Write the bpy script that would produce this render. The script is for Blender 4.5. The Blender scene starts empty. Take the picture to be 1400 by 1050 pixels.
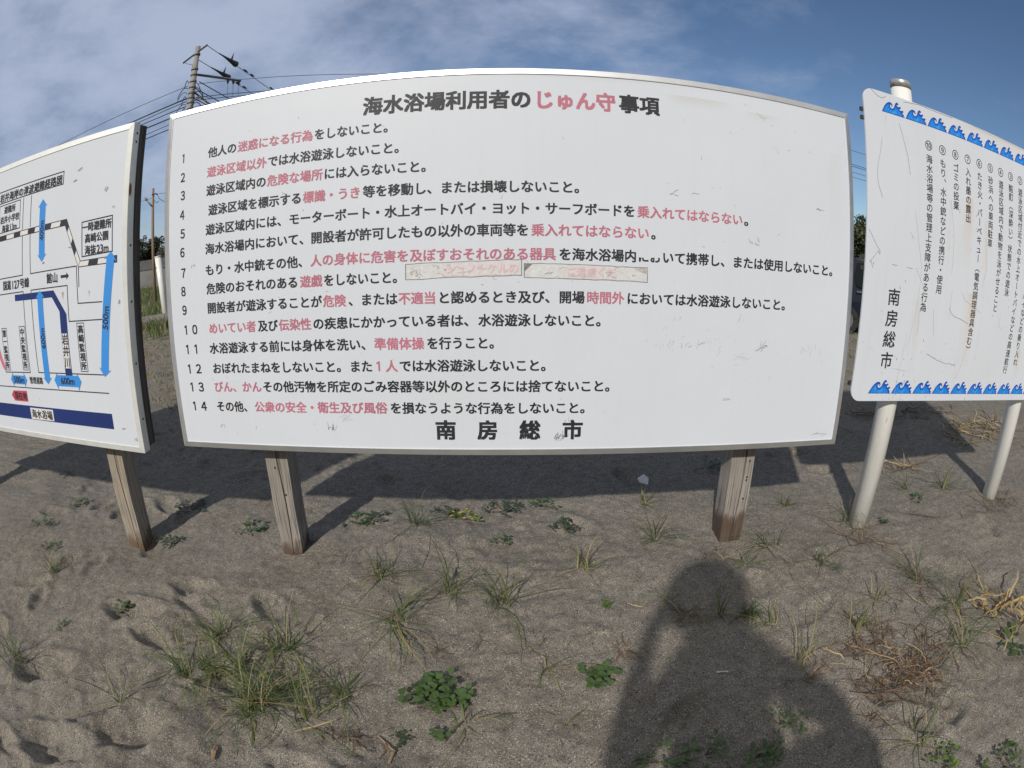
import bpy, bmesh, math, random
import numpy as np
from mathutils import Matrix, Vector, Quaternion

# ------------------------------------------------------------------ camera, sky, sun, exposure
S = bpy.context.scene
COL = S.collection
R = math.radians
EXPOSURE = 0.0
SUN_EL, SUN_AZ = R(35.5), R(21.0)        # shadows run away from the viewer and to the right by SUN_AZ

cam_d = bpy.data.cameras.new('camera')
cam = bpy.data.objects.new('camera', cam_d)
COL.objects.link(cam)
fwd, up, rgt = Vector((0.005878, 0.969398, -0.245425)), Vector((0.002752, 0.245412, 0.969415)), Vector((0.999979, -0.006373, -0.001226))
cam.matrix_world = Matrix(((rgt.x, up.x, -fwd.x, -0.0031), (rgt.y, up.y, -fwd.y, -2.0717), (rgt.z, up.z, -fwd.z, 1.3549), (0, 0, 0, 1)))
cam_d.type = 'PANO'                       # the photograph was taken with a barrel distorting wide lens
cam_d.sensor_width, cam_d.sensor_height = 36.0, 27.0
cam_d.clip_start, cam_d.clip_end = 0.01, 3000
lens = cam_d if hasattr(cam_d, 'panorama_type') else cam_d.cycles
lens.panorama_type = 'FISHEYE_LENS_POLYNOMIAL'
U = 36.0 / 1.4
lens.fisheye_fov = math.pi
lens.fisheye_polynomial_k0 = 0.0
lens.fisheye_polynomial_k1 = -1.3 / U
lens.fisheye_polynomial_k2 = 0.0
lens.fisheye_polynomial_k3 = -0.17706 / U ** 3
lens.fisheye_polynomial_k4 = 0.0
S.camera = cam
S.view_settings.view_transform = 'Standard'
S.view_settings.look = 'None'
S.view_settings.exposure = EXPOSURE
S.view_settings.gamma = 1.0

world = bpy.data.worlds.new('World')
S.world = world
world.use_nodes = True


def nodes_of(nt):
    def N(t, **kw):
        n = nt.nodes.new(t)
        for k, v in kw.items():
            if hasattr(n, k):
                setattr(n, k, v)
            else:
                n.inputs[k].default_value = v
        return n
    return N


def build_world():
    nt = world.node_tree
    nt.nodes.clear()
    N, Lk = nodes_of(nt), nt.links.new
    out = N('ShaderNodeOutputWorld')
    bg = N('ShaderNodeBackground')
    bg.inputs['Strength'].default_value = 0.078
    sky = N('ShaderNodeTexSky')
    sky.sky_type = 'NISHITA'
    sky.sun_disc = False
    sky.sun_elevation = SUN_EL
    sky.sun_rotation = math.pi + SUN_AZ
    sky.air_density, sky.dust_density, sky.ozone_density = 1.0, 0.05, 4.5
    tc = N('ShaderNodeTexCoord')
    sep = N('ShaderNodeSeparateXYZ')
    Lk(tc.outputs['Generated'], sep.inputs[0])
    zz = N('ShaderNodeMath', operation='ADD'); Lk(sep.outputs['Z'], zz.inputs[0]); zz.inputs[1].default_value = 0.22
    dx = N('ShaderNodeMath', operation='DIVIDE'); Lk(sep.outputs['X'], dx.inputs[0]); Lk(zz.outputs[0], dx.inputs[1])
    dy = N('ShaderNodeMath', operation='DIVIDE'); Lk(sep.outputs['Y'], dy.inputs[0]); Lk(zz.outputs[0], dy.inputs[1])
    cmb = N('ShaderNodeCombineXYZ'); Lk(dx.outputs[0], cmb.inputs[0]); Lk(dy.outputs[0], cmb.inputs[1])
    cmb.inputs[2].default_value = 3.7
    mp = N('ShaderNodeMapping'); mp.inputs['Rotation'].default_value = (0, 0, R(28)); mp.inputs['Scale'].default_value = (1.15, 1.15, 1.0)
    Lk(cmb.outputs[0], mp.inputs[0])
    n1 = N('ShaderNodeTexNoise'); n1.inputs['Scale'].default_value = 1.5; n1.inputs['Detail'].default_value = 9; n1.inputs['Roughness'].default_value = 0.6; n1.inputs['Distortion'].default_value = 0.1
    Lk(mp.outputs[0], n1.inputs['Vector'])
    n2 = N('ShaderNodeTexNoise'); n2.inputs['Scale'].default_value = 0.42; n2.inputs['Detail'].default_value = 3
    Lk(mp.outputs[0], n2.inputs['Vector'])
    # more cloud towards the left (west) side of the sky
    side = N('ShaderNodeMapRange'); Lk(sep.outputs['X'], side.inputs[0])
    side.inputs[1].default_value, side.inputs[2].default_value, side.inputs[3].default_value, side.inputs[4].default_value = -0.6, 0.5, 0.31, 0.0
    # extra cloud added on the sun's side, out of view, to raise fill light
    back = N('ShaderNodeMapRange'); Lk(sep.outputs['Y'], back.inputs[0])
    back.inputs[1].default_value, back.inputs[2].default_value, back.inputs[3].default_value, back.inputs[4].default_value = -0.05, -0.6, 0.0, 0.35
    a1 = N('ShaderNodeMath', operation='MULTIPLY'); Lk(n1.outputs['Fac'], a1.inputs[0]); a1.inputs[1].default_value = 1.0
    a2 = N('ShaderNodeMath', operation='MULTIPLY_ADD'); Lk(n2.outputs['Fac'], a2.inputs[0]); a2.inputs[1].default_value = 0.4; Lk(a1.outputs[0], a2.inputs[2])
    a3 = N('ShaderNodeMath', operation='ADD'); Lk(a2.outputs[0], a3.inputs[0]); Lk(side.outputs[0], a3.inputs[1])
    a4 = N('ShaderNodeMath', operation='ADD'); Lk(a3.outputs[0], a4.inputs[0]); Lk(back.outputs[0], a4.inputs[1])
    low = N('ShaderNodeMapRange'); Lk(sep.outputs['Z'], low.inputs[0])
    low.inputs[1].default_value, low.inputs[2].default_value, low.inputs[3].default_value, low.inputs[4].default_value = 0.05, 0.45, -0.17, 0.03
    a5 = N('ShaderNodeMath', operation='ADD'); Lk(a4.outputs[0], a5.inputs[0]); Lk(low.outputs[0], a5.inputs[1])
    ramp = N('ShaderNodeMapRange', interpolation_type='SMOOTHSTEP'); Lk(a5.outputs[0], ramp.inputs[0])
    ramp.inputs[1].default_value, ramp.inputs[2].default_value, ramp.inputs[3].default_value, ramp.inputs[4].default_value = 0.63, 1.08, 0.0, 0.92
    mix = N('ShaderNodeMixRGB'); Lk(ramp.outputs[0], mix.inputs[0]); Lk(sky.outputs[0], mix.inputs[1])
    mix.inputs[2].default_value = (5.6, 6.4, 8.4, 1)
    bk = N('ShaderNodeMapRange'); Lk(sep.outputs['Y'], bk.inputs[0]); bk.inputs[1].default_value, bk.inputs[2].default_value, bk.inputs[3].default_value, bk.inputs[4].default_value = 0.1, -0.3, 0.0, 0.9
    mix2 = N('ShaderNodeMixRGB'); Lk(bk.outputs[0], mix2.inputs[0]); Lk(mix.outputs[0], mix2.inputs[1]); mix2.inputs[2].default_value = (3.7, 3.6, 3.5, 1)  # neutral grey added over that unseen half so the shade turns less blue
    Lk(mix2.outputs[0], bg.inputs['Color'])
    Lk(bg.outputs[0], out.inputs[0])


build_world()

sun_d = bpy.data.lights.new('sun', 'SUN')
sun_d.energy = 3.4
sun_d.angle = R(1.5)
sun_d.color = (1.0, 0.95, 0.88)
sun = bpy.data.objects.new('sun', sun_d)
COL.objects.link(sun)
sun_dir = Vector((-math.sin(SUN_AZ) * math.cos(SUN_EL), -math.cos(SUN_AZ) * math.cos(SUN_EL), math.sin(SUN_EL)))
sun.rotation_euler = sun_dir.to_track_quat('Z', 'Y').to_euler()
sun.location = sun_dir * 60

# ------------------------------------------------------------------ measured places (metres)
RULES = [
    ('T', 0.6258, [('海水浴場利用者の', 'k', -0.5606, 0.0844), ('じゅん守', 'r', 0.091, 0.4034), ('事項', 'k', 0.4151, 0.5767)]),
    (1, 0.5315, [('１', 'n', -1.412, -1.376), ('他人の', 'k', -1.2617, -1.1135), ('迷惑になる行為', 'r', -1.1088, -0.7623), ('をしないこと。', 'k', -0.7585, -0.428)]),
    (2, 0.4448, [('２', 'n', -1.4132, -1.3752), ('遊泳区域以外', 'r', -1.2629, -0.9645), ('では水浴遊泳しないこと。', 'k', -0.9615, -0.3823)]),
    (3, 0.3635, [('３', 'n', -1.4096, -1.3718), ('遊泳区域内の', 'k', -1.2635, -0.9642), ('危険な場所', 'r', -0.9618, -0.7154), ('には入らないこと。', 'k', -0.7125, -0.2787)]),
    (4, 0.2774, [('４', 'n', -1.4119, -1.3742), ('遊泳区域を標示する', 'k', -1.251, -0.8027), ('標識・うき', 'r', -0.7998, -0.5584), ('等を移動し、または損壊しないこと。', 'k', -0.5515, 0.2885)]),
    (5, 0.1946, [('５', 'n', -1.4097, -1.37), ('遊泳区域内には、', 'k', -1.2651, -0.8634), ('モーターボート・', 'k', -0.8617, -0.4674), ('水上オートバイ・', 'k', -0.4662, -0.0673), ('ヨット・', 'k', -0.0662, 0.1283), ('サーフボードを', 'k', 0.1307, 0.4723), ('乗入れてはならない', 'r', 0.478, 0.9208), ('。', 'k', 0.9251, 0.9792)]),
    (6, 0.1126, [('６', 'n', -1.4133, -1.3735), ('海水浴場内において、', 'k', -1.2685, -0.7659), ('開設者が許可したもの', 'k', -0.7659, -0.2656), ('以外の車両等を', 'k', -0.2656, 0.0734), ('乗入れてはならない', 'r', 0.0798, 0.5268), ('。', 'k', 0.5326, 0.5822)]),
    (7, 0.0231, [('７', 'n', -1.4105, -1.3708), ('もり・', 'k', -1.2719, -1.1211), ('水中銃その他、', 'k', -1.1211, -0.7729), ('人の身体に危害を', 'r', -0.7697, -0.3714), ('及ぼすおそれのある器具', 'r', -0.37, 0.1723), ('を海水浴場内', 'k', 0.1814, 0.4778), ('にお', 'd', 0.4807, 0.5743), ('いて携帯し、', 'k', 0.5772, 0.871), ('または使用しないこと。', 'k', 0.8743, 1.407)]),
    (8, -0.0564, [('８', 'n', -1.4155, -1.3757), ('危険のおそれのある', 'k', -1.269, -0.8234), ('遊戯', 'r', -0.8167, -0.7207), ('をしないこと。', 'k', -0.7159, -0.3909)]),
    (9, -0.138, [('９', 'n', -1.4155, -1.3755), ('開設者が遊泳することが', 'k', -1.2705, -0.7245), ('危険', 'r', -0.721, -0.6246), ('、または', 'k', -0.6157, -0.4185), ('不適当', 'r', -0.417, -0.2716), ('と認めるとき及び、', 'k', -0.2672, 0.1805), ('開場', 'k', 0.1832, 0.2808), ('時間外', 'r', 0.2867, 0.432), ('においては水浴遊泳しないこと。', 'k', 0.44, 1.1622)]),
    (10, -0.2248, [('１０', 'n', -1.4157, -1.3262), ('めいてい者', 'r', -1.2696, -1.0277), ('及び', 'k', -1.0194, -0.9245), ('伝染性', 'r', -0.9209, -0.7748), ('の疾患にかかっている者は、', 'k', -0.7692, -0.1207), ('水浴遊泳しないこと。', 'k', -0.1163, 0.3731)]),
    (11, -0.3103, [('１１', 'n', -1.4176, -1.3257), ('水浴遊泳する前には身体を洗い、', 'k', -1.275, -0.5216), ('準備体操', 'r', -0.5185, -0.3213), ('を行うこと。', 'k', -0.3129, -0.0286)]),
    (12, -0.3971, [('１２', 'n', -1.419, -1.3245), ('おぼれたまねをしないこと。', 'k', -1.2699, -0.6298), ('また', 'k', -0.6242, -0.5282), ('１人', 'r', -0.5268, -0.4276), ('では水浴遊泳しないこと。', 'k', -0.4229, 0.1672)]),
    (13, -0.4783, [('１３', 'n', -1.4169, -1.3222), ('びん、かん', 'r', -1.2722, -1.0266), ('その他汚物を', 'k', -1.023, -0.7243), ('所定のごみ容器等', 'k', -0.7243, -0.3251), ('以外のところには捨てないこと。', 'k', -0.3251, 0.4165)]),
    (14, -0.5651, [('１４', 'n', -1.4167, -1.3214), ('その他、', 'k', -1.2735, -1.0812), ('公衆の安全・衛生及び風俗', 'r', -1.0726, -0.4783), ('を損なうような行為をしないこと。', 'k', -0.4687, 0.3217)]),
    ('C', -0.6543, [('南', 'k', -0.2916, -0.2077), ('房', 'k', -0.126, -0.0448), ('総', 'k', 0.0377, 0.1204), ('市', 'k', 0.2049, 0.2873)]),
]
PLANTS = [
    ('grass',-0.570,-0.053,0.2,13,'upright green grass tuft with a small leafy weed at its foot'),
    ('grass',-0.260,-0.154,0.26,12,'grass tuft with blades splayed low in the middle of the sand'),
    ('grass',-0.034,-0.245,0.3,14,'arching grass tuft leaning right, largest tuft in the middle of the sand'),
    ('grass',-0.436,-0.395,0.27,15,'loose pale green grass tuft left of the round leaved clump'),
    ('grass',-1.147,-0.607,0.26,16,'bushy grass tuft at the back of the large patch on the left'),
    ('grass',-1.151,-0.885,0.28,14,'sprawling grass tuft at the left edge of the large grass patch'),
    ('grass',-0.839,-0.600,0.26,15,'tall thin grass tuft on the right side of the large grass patch'),
    ('grass',-0.847,-0.929,0.3,17,'dense grass tuft in front of the large grass patch'),
    ('grass',-0.975,-0.767,0.26,15,'grass tuft in the centre of the large grass patch'),
    ('grass',-0.461,0.396,0.24,11,'dark upright grass tuft standing in the row of weeds below the notice board'),
    ('grass',0.326,-0.023,0.18,9,'brownish wilted grass tuft right of the middle of the sand'),
    ('grass',0.701,0.179,0.2,10,'short grass tuft left of the right wooden post'),
    ('grass',0.699,0.522,0.15,8,'wispy grass sprout near the white paper scrap'),
    ('grass',1.233,0.010,0.24,8,'sparse grass tuft with long bent blades just right of the right wooden post'),
    ('grass',1.049,-0.121,0.14,6,'single stiff grass sprout at the foot of the right wooden post'),
    ('grass',1.393,-0.237,0.2,9,'dark twisted grass tuft between the wooden post and the white pole'),
    ('grass',1.796,0.120,0.22,11,'grass tuft growing against the foot of the near white pole'),
    ('grass',1.506,0.370,0.16,8,'small grass tuft behind the right wooden post at the shadow edge'),
    ('grass',1.820,-0.536,0.22,13,'grey green grass tuft at the back of the group on the right'),
    ('grass',1.850,-0.813,0.24,14,'grass tuft in the middle of the group on the right'),
    ('grass',1.722,-1.041,0.26,13,'long bladed grass tuft at the front of the group on the right'),
    ('grass',2.736,0.242,0.24,11,'grass tuft between the two white poles'),
    ('grass',2.418,0.341,0.16,7,'thin grass sprout right of the near white pole'),
    ('grass',1.023,-0.818,0.22,7,'yellow green grass blade standing alone right of the person shadow'),
    ('grass',1.330,-0.747,0.16,9,'fine grass tuft above the brown dead clump'),
    ('grass',1.504,-0.608,0.15,8,'tiny grass tuft behind the brown dead clump'),
    ('grass',0.812,-0.449,0.2,7,'thin grass sprout inside the head of the person shadow'),
    ('grass',0.935,-0.483,0.08,26,'compact dark green cushion of grass right of the person shadow'),
    ('grass',0.614,-0.309,0.14,6,'pale grass sprout left of the head of the person shadow'),
    ('grass',1.003,-0.576,0.14,7,'yellowish grass sprout right of the small green cushion'),
    ('grass',-2.417,-0.437,0.22,10,'grass tuft below the map board on the left'),
    ('grass',-2.088,-1.134,0.28,12,'dark grass tuft at the left edge of the photo'),
    ('grass',-1.390,-1.088,0.26,8,'few long grass blades lying on the sand at bottom left'),
    ('grass',-0.530,-0.811,0.16,6,'short grass sprout left of the round leaved clump'),
    ('grass',0.123,-0.670,0.12,6,'withered grass sprout in a small brown hollow'),
    ('grass',-0.648,-0.968,0.26,8,'long drooping grass blades beside the tan dry reed'),
    ('grass',0.172,-0.926,0.1,5,'small grass sprout near the bottom centre'),
    ('grass',-0.132,-0.911,0.16,6,'thin grass sprout at the bottom right of the round leaved clump'),
    ('grass',1.271,-1.388,0.2,8,'low grass tuft in front of the brown dead clump'),
    ('weed',-0.241,-0.799,0.105,60,'large clump of round glossy green leaves on the sand'),
    ('weed',0.297,-0.733,0.055,22,'small rosette of round green leaves left of the person shadow'),
    ('weed',0.375,-0.322,0.03,10,'tiny bright green rosette in the middle of the sand'),
    ('weed',-0.026,0.582,0.1,44,'broad dark green weed at the edge of the notice board shadow'),
    ('weed',0.266,0.350,0.055,22,'small green weed right of the broad dark weed'),
    ('weed',-0.230,0.502,0.062,22,'weed with bright yellow leaves'),
    ('weed',-0.342,0.549,0.06,22,'dark green weed left of the yellow leaved weed'),
    ('weed',-0.035,0.262,0.04,14,'pale little weed on a long stem below the broad dark weed'),
    ('weed',-0.208,-0.988,0.028,8,'little green weed just below the large round leaved clump'),
    ('weed',-0.325,-1.000,0.035,10,'dark leaf sprig at bottom centre left of the little green weed'),
    ('weed',-1.767,-0.530,0.06,18,'small green weed left of the large grass patch'),
    ('weed',-2.009,-0.813,0.03,9,'minute green weed at the lower left'),
    ('weed',-1.887,0.462,0.1,30,'dark weed in the shade between the two left posts'),
    ('weed',-1.382,0.301,0.075,26,'weed growing just left of the left post of the notice board'),
    ('weed',-0.787,0.422,0.06,18,'weed just right of the left post of the notice board'),
    ('weed',-0.679,0.442,0.055,16,'grey green weed second from the left post in the row below the notice board'),
    ('weed',0.188,0.622,0.06,18,'sprawling weed at the shadow edge under the notice board'),
    ('weed',-2.918,-0.032,0.09,26,'leafy weed below the map board at the far left'),
    ('weed',-2.645,-0.249,0.06,16,'drooping weed behind the grass tuft under the map board'),
    ('weed',-2.833,0.342,0.07,20,'weed at the left foot of the map board post'),
    ('weed',-3.460,0.804,0.08,22,'tuft of weed in the shade under the map board'),
    ('weed',-1.806,0.086,0.065,20,'flat grey weed right of the map board post'),
    ('weed',-0.972,0.221,0.022,8,'tiny weed with orange leaf beside the left post of the notice board'),
    ('weed',0.426,-1.142,0.09,20,'green weed at the bottom edge inside the person shadow, leftmost there'),
    ('weed',0.550,-1.156,0.09,22,'leafy weed at the bottom edge in the middle of the person shadow'),
    ('weed',0.694,-1.208,0.08,18,'leafy weed at the bottom edge on the right of the person shadow'),
    ('weed',0.826,-1.101,0.08,16,'sprig of weed above the bottom edge in the person shadow'),
    ('weed',1.293,-1.503,0.07,18,'bright green weed at the bottom right edge'),
    ('weed',1.508,-1.665,0.08,20,'weed in the bottom right corner'),
    ('weed',1.996,-1.198,0.05,7,'broad leaf pushing out from the dry yellow leaves'),
    ('weed',1.998,0.017,0.032,12,'dark little weed beside the near white pole'),
    ('weed',2.403,0.186,0.045,14,'low weed between the two white poles'),
    ('weed',1.214,0.968,0.1,26,'dark weed in deep shade behind the right wooden post'),
]
DEAD_CLUMP = (1.352,-1.096)
DRY_LEAVES = (2.125,-0.990)
STRAW = (4.138,1.147)
ROOTS = (1.771,-0.105)
TWIGS = (-0.021,-0.518)
REED_A = (-0.669,-1.036)
REED_B = (-0.542,-0.966)
BROWNLEAF = (-0.899,-1.214)
PAPER = (0.768,0.775)
WHITE_BIT = (0.726,-0.775)
VINE_A = (1.237,-0.188)
VINE_B = (1.280,-0.675)
ROOT2 = (2.978,-0.106)
STICK2 = (2.313,-0.025)
CURL = (0.493,-0.337)
REED2A = (-0.352,-1.116)
REED2B = (-0.384,-1.010)
SHELL = (1.020,-0.080)
STALKA = (1.774,-0.376)
TWIGB = (-0.257,-0.549)

# ------------------------------------------------------------------ helpers
rnd = random.Random(7)


class MB:
    """collects vertices, faces and material slots, and links them as one mesh object"""
    def __init__(s):
        s.v, s.f, s.m, s.sm = [], [], [], []

    def poly(s, pts, mi=0, smooth=False):
        b = len(s.v)
        s.v += [tuple(p) for p in pts]
        s.f.append(tuple(range(b, b + len(pts)))); s.m.append(mi); s.sm.append(smooth)

    def raw(s, verts, faces, mi=0, smooth=False):
        b = len(s.v)
        s.v += [tuple(p) for p in verts]
        for f in faces:
            s.f.append(tuple(b + i for i in f)); s.m.append(mi); s.sm.append(smooth)

    def box(s, x0, x1, y0, y1, z0, z1, mi=0):
        v = [(x0, y0, z0), (x1, y0, z0), (x1, y1, z0), (x0, y1, z0), (x0, y0, z1), (x1, y0, z1), (x1, y1, z1), (x0, y1, z1)]
        s.raw(v, [(0, 3, 2, 1), (4, 5, 6, 7), (0, 1, 5, 4), (1, 2, 6, 5), (2, 3, 7, 6), (3, 0, 4, 7)], mi)

    def tube(s, pts, rad, n=8, mi=0, cap=True, smooth=True):
        pts = [Vector(p) for p in pts]
        rad = rad if isinstance(rad, (list, tuple)) else [rad] * len(pts)
        b = len(s.v)
        prev = None
        for i, p in enumerate(pts):
            t = (pts[min(i + 1, len(pts) - 1)] - pts[max(i - 1, 0)]).normalized()
            a = Vector((0, 0, 1)) if abs(t.z) < 0.9 else Vector((1, 0, 0))
            u = t.cross(a).normalized() if prev is None else (prev - t * prev.dot(t)).normalized()
            w = t.cross(u)
            prev = u
            for k in range(n):
                an = 2 * math.pi * k / n
                s.v.append(tuple(p + (u * math.cos(an) + w * math.sin(an)) * rad[i]))
        for i in range(len(pts) - 1):
            for k in range(n):
                s.f.append((b + i * n + k, b + i * n + (k + 1) % n, b + (i + 1) * n + (k + 1) % n, b + (i + 1) * n + k)); s.m.append(mi); s.sm.append(smooth)
        if cap:
            s.f.append(tuple(b + k for k in reversed(range(n)))); s.m.append(mi); s.sm.append(False)
            e = b + (len(pts) - 1) * n
            s.f.append(tuple(e + k for k in range(n))); s.m.append(mi); s.sm.append(False)

    def ribbon(s, pts, widths, side, mi=0):
        b = len(s.v)
        for p, w in zip(pts, widths):
            s.v.append(tuple(Vector(p) - side * w * 0.5)); s.v.append(tuple(Vector(p) + side * w * 0.5))
        for i in range(len(pts) - 1):
            s.f.append((b + 2 * i, b + 2 * i + 1, b + 2 * i + 3, b + 2 * i + 2)); s.m.append(mi); s.sm.append(True)

    def build(s, name, mats, parent=None, loc=None, bevel=0, label=None):
        me = bpy.data.meshes.new(name)
        me.from_pydata(s.v, [], s.f)
        for m in (mats if isinstance(mats, (list, tuple)) else [mats]):
            me.materials.append(m)
        me.polygons.foreach_set('material_index', s.m)
        me.polygons.foreach_set('use_smooth', s.sm)
        me.update()
        o = bpy.data.objects.new(name, me)
        COL.objects.link(o)
        if parent is not None:
            o.parent = parent
        if loc is not None:
            o.location = loc
        if bevel:
            md = o.modifiers.new('bevel', 'BEVEL'); md.width = bevel; md.segments = 2; md.limit_method = 'ANGLE'
        if label:
            o['label'] = label
        return o


def tag(o, label, cat, group=None, kind=None):
    o['label'] = label
    o['category'] = cat
    if group:
        o['group'] = group
    if kind:
        o['kind'] = kind
    return o


def empty(name, loc=(0, 0, 0), mat=None):
    o = bpy.data.objects.new(name, None)
    o.empty_display_size = 0.1
    COL.objects.link(o)
    if mat is not None:
        o.matrix_world = mat
    else:
        o.location = loc
    return o


# ------------------------------------------------------------------ materials
def material(name, base, rough=0.6, metal=0.0, var=0.0, var_scale=8.0, bump=0.0, bump_scale=40.0, spec=0.5, coord='Object', stretch=(1, 1, 1), sub=None, base2=None, dist=0.01, translucent=0.0):
    m = bpy.data.materials.new(name)
    m.use_nodes = True
    nt = m.node_tree
    N, Lk = nodes_of(nt), nt.links.new
    p = nt.nodes['Principled BSDF']
    p.inputs['Base Color'].default_value = (*base, 1)
    p.inputs['Roughness'].default_value = rough
    p.inputs['Metallic'].default_value = metal
    p.inputs['Specular IOR Level'].default_value = spec
    tc = N('ShaderNodeTexCoord')
    mp = N('ShaderNodeMapping'); mp.inputs['Scale'].default_value = stretch
    Lk(tc.outputs[coord], mp.inputs[0])
    if var or base2:
        n = N('ShaderNodeTexNoise'); n.inputs['Scale'].default_value = var_scale; n.inputs['Detail'].default_value = 6; n.inputs['Roughness'].default_value = 0.6
        Lk(mp.outputs[0], n.inputs['Vector'])
        mr = N('ShaderNodeMapRange'); Lk(n.outputs['Fac'], mr.inputs[0]); mr.inputs[1].default_value, mr.inputs[2].default_value = 0.3, 0.7
        mx = N('ShaderNodeMixRGB'); Lk(mr.outputs[0], mx.inputs[0])
        b2 = base2 if base2 else tuple(c * (1 + var) for c in base)
        b1 = base if base2 else tuple(c * (1 - var) for c in base)
        mx.inputs[1].default_value = (*b1, 1); mx.inputs[2].default_value = (*b2, 1)
        Lk(mx.outputs[0], p.inputs['Base Color'])
    if bump:
        n = N('ShaderNodeTexNoise'); n.inputs['Scale'].default_value = bump_scale; n.inputs['Detail'].default_value = 5
        Lk(mp.outputs[0], n.inputs['Vector'])
        b = N('ShaderNodeBump'); b.inputs['Strength'].default_value = bump; b.inputs['Distance'].default_value = dist
        Lk(n.outputs['Fac'], b.inputs['Height']); Lk(b.outputs[0], p.inputs['Normal'])
    if translucent:
        tr = N('ShaderNodeBsdfTranslucent')
        tr.inputs[0].default_value = (*[min(1, c * 1.6) for c in base], 1)
        ms = N('ShaderNodeMixShader'); ms.inputs[0].default_value = translucent
        Lk(p.outputs[0], ms.inputs[1]); Lk(tr.outputs[0], ms.inputs[2])
        Lk(ms.outputs[0], nt.nodes['Material Output'].inputs[0])
    return m


def sand_material():
    m = bpy.data.materials.new('sand')
    m.use_nodes = True
    nt = m.node_tree
    N, Lk = nodes_of(nt), nt.links.new
    p = nt.nodes['Principled BSDF']
    p.inputs['Roughness'].default_value = 0.95
    p.inputs['Specular IOR Level'].default_value = 0.15
    tc = N('ShaderNodeTexCoord')
    big = N('ShaderNodeTexNoise'); big.inputs['Scale'].default_value = 1.7; big.inputs['Detail'].default_value = 8; big.inputs['Roughness'].default_value = 0.62
    mid = N('ShaderNodeTexNoise'); mid.inputs['Scale'].default_value = 22; mid.inputs['Detail'].default_value = 6; mid.inputs['Roughness'].default_value = 0.7
    grain = N('ShaderNodeTexNoise'); grain.inputs['Scale'].default_value = 330; grain.inputs['Detail'].default_value = 3
    vor = N('ShaderNodeTexVoronoi'); vor.inputs['Scale'].default_value = 300
    for n in (big, mid, grain, vor):
        Lk(tc.outputs['Object'], n.inputs['Vector'])
    r1 = N('ShaderNodeMapRange'); Lk(big.outputs['Fac'], r1.inputs[0]); r1.inputs[1].default_value, r1.inputs[2].default_value = 0.34, 0.66
    c1 = N('ShaderNodeMixRGB'); Lk(r1.outputs[0], c1.inputs[0])
    c1.inputs[1].default_value = (0.193, 0.171, 0.138, 1)
    c1.inputs[2].default_value = (0.225, 0.203, 0.169, 1)
    r2 = N('ShaderNodeMapRange'); Lk(mid.outputs['Fac'], r2.inputs[0]); r2.inputs[1].default_value, r2.inputs[2].default_value, r2.inputs[3].default_value, r2.inputs[4].default_value = 0.3, 0.7, 0.72, 1.25
    c2 = N('ShaderNodeMixRGB', blend_type='MULTIPLY'); c2.inputs[0].default_value = 1.0
    Lk(c1.outputs[0], c2.inputs[1]); Lk(r2.outputs[0], c2.inputs[2])
    r3 = N('ShaderNodeMapRange'); Lk(grain.outputs['Fac'], r3.inputs[0]); r3.inputs[1].default_value, r3.inputs[2].default_value, r3.inputs[3].default_value, r3.inputs[4].default_value = 0.32, 0.68, 0.42, 1.62
    c3 = N('ShaderNodeMixRGB', blend_type='MULTIPLY'); c3.inputs[0].default_value = 1.0
    Lk(c2.outputs[0], c3.inputs[1]); Lk(r3.outputs[0], c3.inputs[2])
    # pale shell grains: a few voronoi cells are light, a few are black
    sepc = N('ShaderNodeSeparateColor'); Lk(vor.outputs['Color'], sepc.inputs[0])
    g1 = N('ShaderNodeMath', operation='GREATER_THAN'); Lk(sepc.outputs[0], g1.inputs[0]); g1.inputs[1].default_value = 0.962
    c4 = N('ShaderNodeMixRGB'); Lk(g1.outputs[0], c4.inputs[0]); Lk(c3.outputs[0], c4.inputs[1]); c4.inputs[2].default_value = (0.42, 0.40, 0.37, 1)
    g2 = N('ShaderNodeMath', operation='LESS_THAN'); Lk(sepc.outputs[1], g2.inputs[0]); g2.inputs[1].default_value = 0.07
    c5 = N('ShaderNodeMixRGB'); Lk(g2.outputs[0], c5.inputs[0]); Lk(c4.outputs[0], c5.inputs[1]); c5.inputs[2].default_value = (0.07, 0.06, 0.055, 1)
    # turf starts well behind the signs
    sp = N('ShaderNodeSeparateXYZ'); Lk(tc.outputs['Object'], sp.inputs[0])
    wob = N('ShaderNodeMath', operation='MULTIPLY_ADD'); Lk(big.outputs['Fac'], wob.inputs[0]); wob.inputs[1].default_value = 9.0; Lk(sp.outputs['Y'], wob.inputs[2])
    tf = N('ShaderNodeMapRange'); Lk(wob.outputs[0], tf.inputs[0]); tf.inputs[1].default_value, tf.inputs[2].default_value = 12.5, 15.5
    tcol = N('ShaderNodeMixRGB'); Lk(r2.outputs[0], tcol.inputs[0]); tcol.inputs[1].default_value = (0.045, 0.06, 0.02, 1); tcol.inputs[2].default_value = (0.10, 0.11, 0.045, 1)
    c6 = N('ShaderNodeMixRGB'); Lk(tf.outputs[0], c6.inputs[0]); Lk(c5.outputs[0], c6.inputs[1]); Lk(tcol.outputs[0], c6.inputs[2])
    Lk(c6.outputs[0], p.inputs['Base Color'])
    b1 = N('ShaderNodeBump'); b1.inputs['Strength'].default_value = 0.85; b1.inputs['Distance'].default_value = 0.012; Lk(mid.outputs['Fac'], b1.inputs['Height'])
    b2 = N('ShaderNodeBump'); b2.inputs['Strength'].default_value = 0.9; b2.inputs['Distance'].default_value = 0.003; Lk(grain.outputs['Fac'], b2.inputs['Height']); Lk(b1.outputs[0], b2.inputs['Normal'])
    Lk(b2.outputs[0], p.inputs['Normal'])
    return m


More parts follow.
